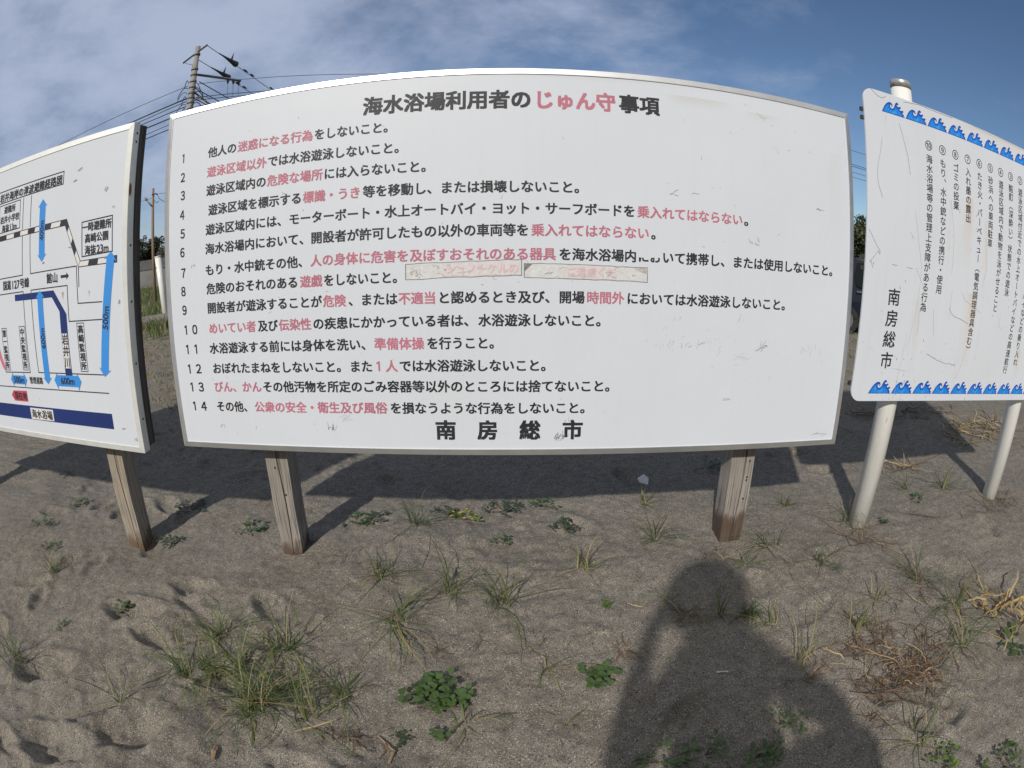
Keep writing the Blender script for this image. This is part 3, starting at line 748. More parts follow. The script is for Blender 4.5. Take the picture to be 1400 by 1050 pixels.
def timber_post(root, x0, x1, y0, y1, ztop, zfoot, mat, crack_seed, label=None):
    """square sawn post with a slightly uneven skin and an open drying crack; its origin is at its foot"""
    rr = random.Random(crack_seed)
    n = 26
    mb = MB()
    zs = [zfoot - 0.35 + (ztop - zfoot + 0.35) * i / n for i in range(n + 1)]
    ring = []
    cx = x0 + (x1 - x0) * rr.uniform(0.52, 0.62)
    for z in zs:
        t = min(1, max(0, (zfoot + 0.09 - z) / 0.10))
        e = 0.0015
        j = lambda: rr.uniform(-e, e)
        rag = 0.006 * t
        c = cx + 0.010 * math.sin(z * 7 + crack_seed)
        hw = 0.0034 * (0.45 + 0.55 * math.sin(max(0.0, min(1.0, (z - zfoot) / 0.62)) * math.pi)) if z > zfoot else 0.001
        ring.append([(x0 + j() + rag, y0 + j() + rag), (c - hw, y0), (c, y0 + 0.022), (c + hw, y0), (x1 + j() - rag, y0 + j() + rag), (x1 + j() - rag, y1), (x0 + j() + rag, y1)])
    m = 7
    ox, oy = (x0 + x1) / 2, y0
    v = [(a - ox, b - oy, z - zfoot) for r, z in zip(ring, zs) for a, b in r]
    f = []
    for i in range(n):
        for k in range(m):
            f.append((i * m + k, i * m + (k + 1) % m, (i + 1) * m + (k + 1) % m, (i + 1) * m + k))
    f.append(tuple(reversed(range(m)))); f.append(tuple(n * m + k for k in range(m)))
    mb.raw(v, f)
    return mb.build('post', mat, root, loc=(ox, oy, zfoot), label=label)


def notice_board():
    W2, H2 = 1.5, 0.7605
    root = empty('notice_board', (0, 0, 1.30))
    tag(root, 'large white notice board on two square wooden posts with fourteen numbered bathing rules', 'notice board')
    fw = 0.027
    mb = MB()
    mb.box(-W2 + fw * 0.86, W2 - fw * 0.86, 0.0, 0.02, -H2 + fw * 0.86, H2 - fw * 0.86)
    mb.build('panel', M['panel'], root)
    frame_bars(root, -W2, W2, -H2, H2, fw, 0.05, M['alu'])
    for (a, b, c, d) in ((-W2 + 0.012, W2 - 0.012, H2 - 0.07, H2 - 0.01), (-W2 + 0.012, W2 - 0.012, -H2 + 0.01, -H2 + 0.07)):
        q = MB(); q.box(a, b, 0.0505, 0.105, c, d); q.build('batten', M['batten'], root)
    for x in (-W2 + 0.012, W2 - 0.067):
        q = MB(); q.box(x, x + 0.055, 0.0505, 0.105, -H2 + 0.0705, H2 - 0.0705); q.build('batten', M['batten'], root)
    f1, f2 = hz(-1.05, 0.08) - 1.30, hz(1.05, 0.08) - 1.30
    timber_post(root, -1.108, -0.996, 0.106, 0.225, H2 - 0.08, f1, M['post'], 3)
    timber_post(root, 0.995, 1.112, 0.106, 0.225, H2 - 0.08, f2, M['post_right'], 8)
    for x, z in ((-1.065, -0.885), (-1.03, -1.02), (1.09, -0.86), (1.088, -0.94), (1.087, -0.955), (1.085, -1.05)):
        q = MB(); q.tube([(x, 0.1045, z), (x, 0.112, z)], 0.0055, 8); q.build('bolt', M['bolt'], root)
    hrow = 0.0493
    for rid, z, runs in RULES:
        if rid == 'T':
            mb = MB()
            for s, c, a, b in runs:
                put_text(mb, s, a, z, (b - a) / len(s), 0.0815, 0.036, 1 if c == 'r' else 0)
            mb.build('title_lettering', [M['black_text'], M['red_text']], root)
        elif rid == 'C':
            mb = MB()
            for s, c, a, b in runs:
                put_text(mb, s, a, z, b - a, 0.083, 0.036, 0)
            mb.build('town_name_lettering', M['black_text'], root)
        else:
            mb, nb = MB(), MB()
            for s, c, a, b in runs:
                p = (b - a) / len(s)
                if c == 'n':
                    put_text(nb, s, a - 0.003, z, p + 0.003, 0.053, 0.026, 0)
                elif c == 'd':
                    put_text(mb, s, a, z, p, hrow, 0.025, 0, clip=z - 0.004)
                elif c == 'r':
                    put_text(mb, s, a, z, p, hrow, 0.026, 1)
                else:
                    put_text(mb, s, a, z, p, hrow, 0.027, 0)
            mb.build('rule_lettering', [M['black_text'], M['red_text']], root)
            nb.build('rule_number', M['black_text'], root)
    # two torn strips of tape after rule 8 with what is left of a line of red characters
    for (x0, x1, zt, zb, tilt, s, tx0, tx1) in ((-0.386, 0.045, -0.010, -0.068, 0.012, 'シュノーケルの', -0.235, 0.036), (0.055, 0.520, -0.012, -0.066, -0.008, 'ご遠慮くだ', 0.21, 0.40)):
        mb = MB()
        rr = random.Random(int(x0 * 1000))
        n = 16
        top, bot = [], []
        for i in range(n + 1):
            t = i / n
            x = x0 + (x1 - x0) * t
            top.append((x, zt + tilt * t + rr.uniform(-.0015, .0015)))
            bot.append((x, zb + tilt * t + rr.uniform(-.0015, .0015)))
        for i in range(n):
            flat(mb, [bot[i], bot[i + 1], top[i + 1], top[i]], 0.0004)
        flat(mb, [(tx0 - 0.012, zb + 0.003 + tilt * .5), (tx1, zb + 0.003 + tilt * .8), (tx1, zt - 0.004 + tilt * .8), (tx0 - 0.012, zt - 0.004 + tilt * .5)], 0.0009, 1)
        for line in (top, bot):
            stroke(mb, line, 0.0020, 0.0011, 2)
        stroke(mb, [bot[-1], top[-1]], 0.003, 0.0012, 2); stroke(mb, [bot[0], top[0]], 0.003, 0.0012, 2)
        put_text(mb, s, tx0, (zt + zb) / 2 + tilt * .6, (tx1 - tx0) / len(s), 0.040, 0.012, 3, off=0.0014)
        # wrinkles and torn corner
        for _ in range(16):
            x = rr.uniform(x0, x1 - 0.03); z = rr.uniform(zb + 0.008, zt - 0.008) + tilt * .5
            pts = [(x, z)]
            for _k in range(4):
                pts.append((pts[-1][0] + rr.uniform(-.004, .013), pts[-1][1] + rr.uniform(-.007, .007)))
            stroke(mb, pts, 0.0011, 0.0016, 2 if rr.random() < 0.35 else 4)
        if x0 > 0:
            flat(mb, [(x1, zt + tilt), (x1, zt + tilt - 0.022), (x1 - 0.02, zt + tilt - 0.018), (x1 - 0.05, zt + tilt - 0.004)], 0.0018, 4)
            flat(mb, [(x0, zt), (x0, zt - 0.03), (x0 + 0.012, zt - 0.018), (x0 + 0.03, zt - 0.002)], 0.0018, 2)
        else:
            for _ in range(26):
                a = rr.uniform(0, 6.28); q = (x0 + 0.04 + rr.uniform(-.02, .022), -0.04 + rr.uniform(-.018, .018))
                stroke(mb, [q, (q[0] + .008 * math.cos(a), q[1] + .008 * math.sin(a))], 0.0014, 0.0016, 4)
        mb.build('tape_strip', [M['tape'], M['tape_pink'], M['dirt'], M['faint_red'], M['dirt_pale']], root)
    # scuffs and smears
    rr = random.Random(5)
    mb = MB()

    def scuff(x, z, n, sp, ln, w, ang=0.9, mi=0):
        for _ in range(n):
            p = (x + rr.gauss(0, sp), z + rr.gauss(0, sp * 0.5))
            pts = [p]
            a = ang + rr.uniform(-.5, .5)
            for _k in range(rr.randint(1, 3)):
                pts.append((pts[-1][0] + ln * math.cos(a) * rr.uniform(.4, 1), pts[-1][1] + ln * math.sin(a) * rr.uniform(.4, 1))); a += rr.uniform(-.6, .6)
            stroke(mb, pts, w * rr.uniform(.6, 1.2), 0.0007 + rr.uniform(0, 0.0002), mi)
    scuff(0.195, -0.69, 16, 0.012, 0.014, 0.0018, 1.1)
    scuff(0.225, -0.62, 6, 0.010, 0.008, 0.0015, 1.0, 1)
    scuff(0.62, -0.31, 14, 0.05, 0.010, 0.0013, 1.2, 1); scuff(0.80, -0.315, 16, 0.05, 0.012, 0.0013, 1.1, 1); scuff(0.70, -0.32, 5, 0.03, 0.016, 0.0014, 1.0)
    scuff(1.02, -0.325, 8, 0.012, 0.016, 0.0016, 0.7); scuff(0.93, -0.375, 5, 0.03, 0.03, 0.001, -.1, 1)
    scuff(1.28, -0.34, 8, 0.018, 0.018, 0.0014, 1.6, 1)
    scuff(-0.72, -0.66, 10, 0.012, 0.013, 0.0015, 1.3); scuff(-0.66, -0.62, 6, 0.02, 0.016, 0.0012, .5, 1); scuff(-1.26, -0.66, 3, 0.02, 0.01, 0.0012)
    scuff(0.62, 0.27, 3, 0.012, 0.02, 0.0013, 0.0); scuff(0.70, 0.275, 2, 0.008, 0.014, 0.0012, 0.1)
    scuff(0.98, 0.12, 6, 0.03, 0.01, 0.0013, -.5); scuff(1.28, 0.285, 5, 0.012, 0.012, 0.0012, 0); scuff(1.33, 0.17, 3, 0.02, 0.012, 0.0012, 0, 1)
    scuff(1.15, 0.55, 4, 0.08, 0.016, 0.001, -.2, 1); scuff(0.98, 0.66, 5, 0.05, 0.014, 0.0012, -.4, 1)
    scuff(0.64, -0.22, 3, 0.01, 0.018, 0.0014, 1.1, 1); scuff(0.92, -0.215, 4, 0.02, 0.012, 0.0014, 1.2, 1)
    scuff(0.88, -0.535, 3, 0.01, 0.02, 0.0013, .2); scuff(1.36, -0.70, 3, 0.02, 0.03, 0.0013, 0)
    scuff(-1.33, 0.045, 6, 0.012, 0.006, 0.002, .8, 1); scuff(-0.92, 0.30, 3, 0.04, 0.008, 0.0014, 0); scuff(0.0, 0.01, 6, 0.25, 0.005, 0.0014, 0)
    for _ in range(70):
        scuff(rr.uniform(-1.4, 1.4), rr.uniform(-0.7, 0.68), 1, 0.01, rr.uniform(.002, .009), 0.0011, rr.uniform(0, 3), 1 if rr.random() < .7 else 0)
    mb.build('scuff_marks', [M['dirt'], M['dirt_pale']], root)


def sign_matrix(rows, loc):
    m = Matrix(rows).to_4x4()
    m.translation = Vector(loc)
    return m


def map_board():
    """left board: tsunami escape route map; local origin = its lower right front corner, x runs to the left as negative"""
    H, W = 1.511, 3.0
    root = empty('map_board', mat=sign_matrix(((0.99900, -0.01639, 0.04167), (0.01701, 0.99975, -0.01447), (-0.04142, 0.01517, 0.99903)), (-1.6867, -0.1006, -0.7714 + 1.30)))
    tag(root, 'white map board on wooden posts with blue arrows and a black and white railway line', 'map board')
    fw = 0.030
    mb = MB(); mb.box(-W + fw * .86, -fw * .86, 0, 0.02, fw * .86, H - fw * .86); mb.build('panel', M['map_panel'], root)
    frame_bars(root, -W, 0, 0, H, fw, 0.05, M['alu_painted'])
    for (a, b) in ((-0.0555, -0.0005), (-W + 0.001, -W + 0.056)):
        q = MB(); q.box(a, b, 0.0505, 0.107, 0.02, H - 0.008); q.build('batten', M['batten'], root)
    for (c, d) in ((0.02, 0.08), (H - 0.07, H - 0.008)):
        q = MB(); q.box(-W + 0.0565, -0.056, 0.0505, 0.107, c, d); q.build('batten', M['batten'], root)
    for z in (1.46, 1.42, 0.95, 0.70, 0.42, 0.16):
        q = MB(); q.tube([(-0.002, 0.03, z), (0.0015, 0.03, z)], 0.006, 8); q.build('bolt', M['bolt'], root)
    q = MB(); flat(q, [(0, 0), (0.001, 0), (0.001, 0.001)], 0.0)
    q = MB()
    q.poly([(0.0012, 0.012 + 0.011 * math.cos(a), 1.20 + 0.03 * math.sin(a)) for a in [i * 0.7 for i in range(9)]]); q.build('rust_stain', M['rust'], root)
    timber_post(root, -0.385, -0.268, 0.108, 0.225, H - 0.09, hz(-2.0, 0.02) - 0.529 - 0.0 + 0.013, M['post_pale'], 5)
    timber_post(root, -2.74, -2.63, 0.108, 0.225, H - 0.09, hz(-4.4, 0.0) - 0.529 + 0.11, M['post_pale'], 6)
    T = 0.0005

    def text(name, s, x0, x1, zc, h, bold=0.018, mat='map_text', rot=0.0, ascii_=False, off=0.0022):
        mb = MB()
        n = len(s)
        if ascii_:
            w = ascii_width(s)
            put_text(mb, s, x0, zc, (x1 - x0) / w, h, bold, 0, off=off, rot=rot)
        else:
            put_text(mb, s, x0, zc, (x1 - x0) / n, h, bold, 0, off=off)
        mb.build(name, M[mat], root)

    def lines(name, polys, w=0.0055, off=T):
        mb = MB()
        for k, p in enumerate(polys):
            stroke(mb, p, w, off + 0.00001 * k)
        mb.build(name, M['map_text'], root)

    def shape(name, pts, mat, off):
        mb = MB(); flat(mb, pts, off); mb.build(name, M[mat], root)
    # streets
    lines('street_outline', [
        [(-0.854, 1.29), (-0.854, 1.124)], [(-0.775, 1.29), (-0.775, 1.128)],
        [(-2.6, 0.874), (-0.854, 0.883), (-0.854, 1.086)], [(-0.775, 1.09), (-0.772, 0.884), (-0.361, 0.888), (-0.358, 0.711), (-0.178, 0.711)],
        [(-0.345, 0.88), (-0.345, 0.79)],
        [(-0.178, 0.63), (-0.440, 0.627), (-0.440, 0.801), (-0.772, 0.799), (-0.765, 0.369), (-0.21, 0.370)],
        [(-2.6, 0.786), (-0.853, 0.797), (-0.851, 0.367), (-1.125, 0.364), (-1.17, 0.492), (-1.17, 0.70), (-2.2, 0.70)],
        [(-2.6, 0.281), (-0.189, 0.282)]])
    lines('title_box', [[(-2.6, 1.359), (-0.489, 1.364), (-0.488, 1.301), (-2.6, 1.291)]], 0.006)
    text('map_title_lettering', '岩井海岸の津波避難経路図', -1.118, -0.497, 1.3275, 0.050, 0.020)
    lines('place_box', [[(-1.118, 1.284), (-0.887, 1.286), (-0.885, 1.136), (-1.112, 1.133), (-1.118, 1.284)]], 0.005)
    text('place_lettering', '避難所', -1.064, -0.936, 1.255, 0.043, 0.014)
    text('place_lettering', '岩井小学校', -1.104, -0.892, 1.2035, 0.043, 0.014)
    text('place_lettering', '海抜', -1.086, -0.998, 1.155, 0.043, 0.014)
    text('place_lettering', '13m', -0.995, -0.918, 1.155, 0.050, 0.012, ascii_=True)
    lines('place_box', [[(-0.319, 1.09), (-0.099, 1.096), (-0.096, 0.934), (-0.316, 0.928), (-0.319, 1.09)]], 0.006)
    text('place_lettering', '一時避難所', -0.315, -0.103, 1.064, 0.046, 0.022)
    text('place_lettering', '高崎公園', -0.295, -0.122, 1.0105, 0.046, 0.018)
    text('place_lettering', '海抜', -0.295, -0.209, 0.956, 0.046, 0.018)
    text('place_lettering', '23m', -0.206, -0.123, 0.956, 0.054, 0.014, ascii_=True)
    text('road_lettering', '国道', -1.073, -0.981, 0.842, 0.054, 0.020)
    text('road_lettering', '127', -0.976, -0.888, 0.842, 0.062, 0.014, ascii_=True)
    text('road_lettering', '号線', -0.885, -0.787, 0.842, 0.054, 0.020)
    text('road_lettering', '館山', -0.618, -0.517, 0.847, 0.054, 0.020)
    shape('direction_arrow', [(-0.493, 0.840), (-0.445, 0.840), (-0.445, 0.829), (-0.423, 0.847), (-0.445, 0.865), (-0.445, 0.854), (-0.493, 0.854)], 'map_text', T)
    # railway: black band with white cells
    top = [(-2.6, 1.112), (-1.105, 1.117), (-0.442, 1.123), (-0.329, 0.911), (-0.063, 0.915)]
    bot = [(-2.6, 1.082), (-1.104, 1.087), (-0.456, 1.090), (-0.346, 0.880), (-0.063, 0.881)]
    mb = MB()
    for i in range(4):
        flat(mb, [bot[i], bot[i + 1], top[i + 1], top[i]], 0.0004)
    def cell(a0, a1, e=0.1):
        for i in range(4):
            if a0[0] == i:
                f = lambda t, u: ((top[i][0] + (top[i + 1][0] - top[i][0]) * t) * u + (bot[i][0] + (bot[i + 1][0] - bot[i][0]) * t) * (1 - u), (top[i][1] + (top[i + 1][1] - top[i][1]) * t) * u + (bot[i][1] + (bot[i + 1][1] - bot[i][1]) * t) * (1 - u))
                flat(mb, [f(a0[1], .14), f(a1, .14), f(a1, .86), f(a0[1], .86)], 0.0009, 1)
    for k in range(9):
        cell((0, 0.02 + k * 0.11), 0.02 + k * 0.11 + 0.055)
    L1 = lambda x: (x + 1.105) / (1.105 - 0.449)
    for a, b in ((-1.027, -0.946), (-0.876, -0.798), (-0.728, -0.635), (-0.577, -0.497)):
        cell((1, L1(a)), L1(b))
    cell((2, 0.18), 0.46); cell((2, 0.74), 0.985)
    L3 = lambda x: (x + 0.338) / (0.338 - 0.063)
    cell((3, L3(-0.338)), L3(-0.268)); cell((3, L3(-0.197)), L3(-0.105))
    mb.build('railway_line', [M['map_text'], M['map_white']], root)
    # river and sea
    shape('river_band', [(-0.945, 0.785), (-0.945, 0.751), (-0.578, 0.751), (-0.516, 0.678), (-0.514, 0.354), (-0.456, 0.354), (-0.458, 0.664), (-0.560, 0.785)], 'map_navy', 0.0006)
    shape('river_label', [(-0.512, 0.396), (-0.461, 0.396), (-0.464, 0.569), (-0.512, 0.569)], 'map_white', 0.0011)
    for k, ch in enumerate('岩井川'):
        text('river_lettering', ch, -0.512, -0.461, 0.540 - 0.057 * k, 0.056, 0.020)
    shape('sea_band', [(-2.8, 0.103), (-0.189, 0.105), (-0.188, 0.182), (-2.8, 0.179)], 'map_navy', 0.0006)
    shape('sea_label', [(-0.912, 0.107), (-0.684, 0.110), (-0.681, 0.172), (-0.911, 0.171)], 'map_white', 0.0011)
    text('sea_lettering', '海水浴場', -0.902, -0.692, 0.140, 0.052, 0.020)
    # lifeguard station boxes with upright characters
    for (x0, x1, z0, z1, s) in ((-0.379, -0.324, 0.383, 0.617, '高崎監視所'), (-0.921, -0.863, 0.380, 0.614, '中央監視所'), (-1.122, -1.066, 0.376, 0.609, '第一監視所')):
        lines('station_box', [[(x0, z0), (x1, z0), (x1, z1), (x0, z1), (x0, z0)]], 0.004)
        st = (z1 - z0 - 0.012) / len(s)
        for k, ch in enumerate(s):
            text('station_lettering', ch, (x0 + x1) / 2 - 0.022, (x0 + x1) / 2 + 0.022, z1 - 0.006 - st * (k + .5), 0.043, 0.018)

    def varrow(xc_t, zt, xc_b, zb, hw, sw, hl, label, tx, tz, th):
        d = Vector((xc_b - xc_t, zb - zt)); Ln = d.length; d.normalize(); n = Vector((-d.y, d.x))
        P = lambda s_, t_: (xc_t + d.x * s_ + n.x * t_, zt + d.y * s_ + n.y * t_)
        shape('distance_arrow', [P(0, 0), P(hl, hw), P(hl * .86, sw), P(Ln - hl * .86, sw), P(Ln - hl, hw), P(Ln, 0), P(Ln - hl, -hw), P(Ln - hl * .86, -sw), P(hl * .86, -sw), P(hl, -hw)], 'map_blue', 0.0014)
        ang = math.atan2(-d.y, -d.x)
        mb = MB(); w = ascii_width(label)
        put_text(mb, label, 0, 0, th / w, 0.052, 0.018, 0, off=0.0026, rot=0)
        vv = [(x * math.cos(ang) - z * math.sin(ang) + tx, y, x * math.sin(ang) + z * math.cos(ang) + tz) for x, y, z in mb.v]
        mb.v = vv
        mb.build('distance_lettering', M['map_text'], root)
    varrow(-0.660, 1.253, -0.660, 0.934, 0.043, 0.0265, 0.040, '400m', -0.662, 1.042, 0.100)
    varrow(-0.103, 0.934, -0.200, 0.361, 0.045, 0.0265, 0.040, '500m', -0.166, 0.583, 0.108)
    varrow(-0.687, 0.791, -0.685, 0.309, 0.043, 0.0255, 0.036, '600m', -0.686, 0.494, 0.106)

    def harrow(xl, xr, z0, z1, zt, zb, label):
        zm = (z0 + z1) / 2
        shape('distance_arrow', [(xl, zm), (xl + 0.030, zb), (xl + 0.030, z0), (xr - 0.030, z0), (xr - 0.030, zb), (xr, zm), (xr - 0.030, zt), (xr - 0.030, z1), (xl + 0.030, z1), (xl + 0.030, zt)], 'map_blue', 0.0015)
        w = ascii_width(label); mb = MB()
        put_text(mb, label, (xl + xr) / 2 - 0.058, zm + 0.002, 0.116 / w, 0.050, 0.02, 0, off=0.0026)
        mb.build('distance_lettering', M['map_text'], root)
    harrow(-1.077, -0.896, 0.300, 0.348, 0.364, 0.284, '500m')
    harrow(-0.622, -0.388, 0.303, 0.360, 0.372, 0.284, '600m')
    text('road_lettering', '管理道路', -0.868, -0.734, 0.326, 0.040, 0.016)
    shape('location_tag', [(-1.096, 0.234), (-1.068, 0.202), (-0.919, 0.203), (-0.918, 0.264), (-1.068, 0.261)], 'map_red', 0.0008)
    text('location_lettering', '現在地', -1.062, -0.924, 0.233, 0.048, 0.022)
    arc = [(-1.17 + 0.0, 0.60)] + [(-1.17 - 0.012 + 0.0 + 0.07 * (t ** 2), 0.58 - 0.20 * t) for t in [i / 8 for i in range(9)]]
    inn = [(x - 0.034, z) for x, z in arc]
    shape('route_arc', arc + inn[::-1], 'map_pink', 0.0007)
    rr = random.Random(9)
    mb = MB()
    for (x, z, l, a) in ((-0.37, 1.345, .03, .3), (-0.16, 1.215, .022, .9), (-0.40, 1.30, .016, .4), (-0.095, 1.13, .006, 1.5), (-0.415, 0.985, .02, 0), (-0.66, 0.93, .016, .3), (-0.06, 0.70, .016, 1.2), (-0.12, 0.11, .01, 0.5), (-0.05, 0.063, .02, .7)):
        for _ in range(3):
            p = (x + rr.uniform(-.01, .01), z + rr.uniform(-.005, .005))
            stroke(mb, [p, (p[0] + l * math.cos(a), p[1] + l * math.sin(a))], 0.0022, 0.003, rr.randint(0, 1))
    mb.build('scuff_marks', [M['dirt'], M['dirt_pale']], root)


def pole_sign():
    """right sign: local origin = lower left corner of the sheet"""
    H, W, r = 1.434, 1.85, 0.058
    root = empty('pole_sign', mat=sign_matrix(((0.99783, 0.06550, -0.00656), (-0.06578, 0.99572, -0.06488), (0.00228, 0.06517, 0.99787)), (1.5305, -0.0227, -0.5482 + 1.30)))
    tag(root, 'white sign with rows of blue waves and upright text on two round white poles', 'sign')
    out = []
    for cx, cz, a0 in ((r, r, math.pi), (W - r, r, 1.5 * math.pi), (W - r, H - r, 0), (r, H - r, 0.5 * math.pi)):
        for i in range(9):
            a = a0 + i / 8 * math.pi / 2
            out.append((cx + r * math.cos(a), cz + r * math.sin(a)))
    n = len(out)
    mb = MB()
    mb.raw([(x, 0, z) for x, z in out] + [(x, 0.012, z) for x, z in out], [tuple(range(n)), tuple(reversed(range(n, 2 * n)))] + [(i, n + i, n + (i + 1) % n, (i + 1) % n) for i in range(n)])
    mb.build('panel', M['pole_panel'], root, bevel=0.0015)
    for z in (0.28, 1.20):
        q = MB(); q.box(0.05, W - 0.05, 0.0125, 0.0325, z - 0.02, z + 0.02); q.build('rail', M['cap'], root)
    for x in (0.312, 1.495):
        # the foot follows the sheet's lean down into the sand
        gx, gy = 1.5305 + x, 0.11
        q = MB(); q.tube([(x, 0.0915, -1.05), (x, 0.0915, 0.4), (x, 0.0915, 1.512)], 0.0565, 28); po = q.build('pole', M['pole_white'], root)
        q = MB(); q.tube([(x, 0.0915, 1.5125), (x, 0.0915, 1.548), (x, 0.0915, 1.553)], [0.0585, 0.0585, 0.054], 28); c = q.build('cap', M['cap'], po)
    for z in (1.325, 1.285, 0.605, 0.655, 0.08):
        q = MB(); q.box(-0.010, 0.012, 0.0125, 0.030, z - 0.009, z + 0.009); q.build('bolt', M['bolt'], root)
    pitch = 0.0473
    cols = [('⑩', '海水浴場等の管理上支障がある行為'), ('⑨', 'もり、水中銃などの携行・使用'), ('⑧', 'ゴミの投棄'), ('⑦', '入れ墨の露出'), ('⑥', 'たき火・バーベキュー（電気調理器具含む）'), ('⑤', '砂浜への車両駐車'), ('④', '遊泳区域内で動物を泳がせること'), ('③', '酩酊（深酔い）状態での遊泳'), ('②', '遊泳区域付近での水上オートバイなどの高速航行'), ('①', '遊泳区域内への水上オートバイなどの乗り入れ')]
    for k, (num, s) in enumerate(cols):
        xc = 0.403 + 0.1003 * k
        mb = MB()
        put_text(mb, num, xc - 0.029, 1.2395, 0.058, 0.058, 0.006)
        for i, ch in enumerate(s):
            zc = 1.195 - pitch * (i + 0.5)
            x = xc - (0.0006 * i)
            if ch in 'ー（）':
                v, f = glyphs(ch)
                w = np.zeros_like(v)
                w[:, 0] = x + (v[:, 1] - 0.38) * pitch * 0.95
                w[:, 2] = zc - (v[:, 0] - 0.5) * pitch
                if ch == 'ー':
                    w[:, 0] = x - (v[:, 1] - 0.38) * pitch * 0.95
                    ff = f
                for q, (bx, bz) in enumerate(((-1, -1), (1, 1), (-1, 1), (1, -1))):
                    ww = w.copy(); ww[:, 0] += bx * 0.0004; ww[:, 2] += bz * 0.0004; ww[:, 1] = -(0.0006 + q * .00007)
                    mb.raw(ww, f)
            elif ch == '、':
                put_text(mb, ch, x - pitch / 2 + pitch * 0.6, zc + pitch * 0.55, pitch, pitch, 0.010)
            else:
                put_text(mb, ch, x - pitch / 2 * 0.98, zc, pitch * 0.98, pitch * 0.98, 0.010)
        mb.build('rule_lettering', M['black_text'], root)
    mb = MB()
    for ch, z in zip('南房総市', (0.492, 0.394, 0.297, 0.198)):
        put_text(mb, ch, 0.189 - 0.041, z, 0.082, 0.082, 0.014)
    mb.build('town_name_lettering', M['black_text'], root)
    wave_rows(root)
    rr = random.Random(31)
    mb = MB()
    sc = [[(50, 1433), (66, 1420), (84, 1408), (112, 1402), (138, 1416)], [(167, 1426), (158, 1395)], [(128, 1324), (117, 1282)], [(208, 1301), (222, 1262), (234, 1222), (255, 1150), (267, 1067)],
          [(95, 1209), (80, 1140), (62, 1068), (60, 1020), (63, 989), (76, 960), (90, 931)], [(250, 1416), (262, 1420), (352, 1431), (470, 1427), (601, 1429)], [(10, 779), (36, 745), (60, 711), (81, 690), (81, 676), (70, 690), (56, 673), (40, 655), (24, 637), (30, 640), (42, 611)],
          [(162, 638), (193, 637)], [(258, 635), (294, 634)], [(297, 775), (268, 800)], [(592, 473), (612, 448), (639, 435), (700, 424), (762, 407)], [(780, 276), (760, 210), (725, 120)], [(461, 240), (540, 212), (622, 194), (660, 196), (702, 186), (695, 200)],
          [(366, 450), (372, 390), (370, 329)], [(473, 458), (480, 390), (493, 331)], [(300, 900), (330, 760), (360, 640), (350, 470), (310, 250)], [(320, 640), (380, 560)], [(560, 1000), (590, 820), (585, 640)], [(680, 560), (720, 520), (790, 500), (860, 470)], [(1060, 470), (1050, 420), (1090, 400)], [(600, 560), (596, 420)], [(860, 860), (880, 700), (850, 600)], [(300, 330), (280, 120), (275, 10)], [(250, 160), (330, 150)], [(760, 1434), (900, 1425), (1100, 1430), (1400, 1424)]]
    for k, s_ in enumerate(sc):
        stroke(mb, [(a / 1000 + rr.uniform(-.001, .001), b / 1000) for a, b in s_], 0.0014 if k < 15 else 0.001, 0.0011 + 0.00002 * k, 0 if k in (0, 3, 4, 5, 6, 7, 8, 10, 12) else 1)
    for _ in range(90):
        x, z = rr.choice([(0.35, 0.2), (0.5, 0.12), (0.25, 0.15), (0.8, 0.1), (0.1, 0.4), (1.1, 0.7), (0.6, 0.9)])
        p = (x + rr.gauss(0, .14), max(0.005, z + rr.gauss(0, .12)))
        if p[0] < 0.02:
            continue
        a = rr.uniform(1, 2)
        l = rr.uniform(.002, .012)
        stroke(mb, [p, (p[0] + l * math.cos(a), p[1] + l * math.sin(a))], rr.uniform(.0012, .003), 0.0010, rr.randint(0, 1))
    mb.build('scuff_marks', [M['dirt'], M['dirt_pale']], root)


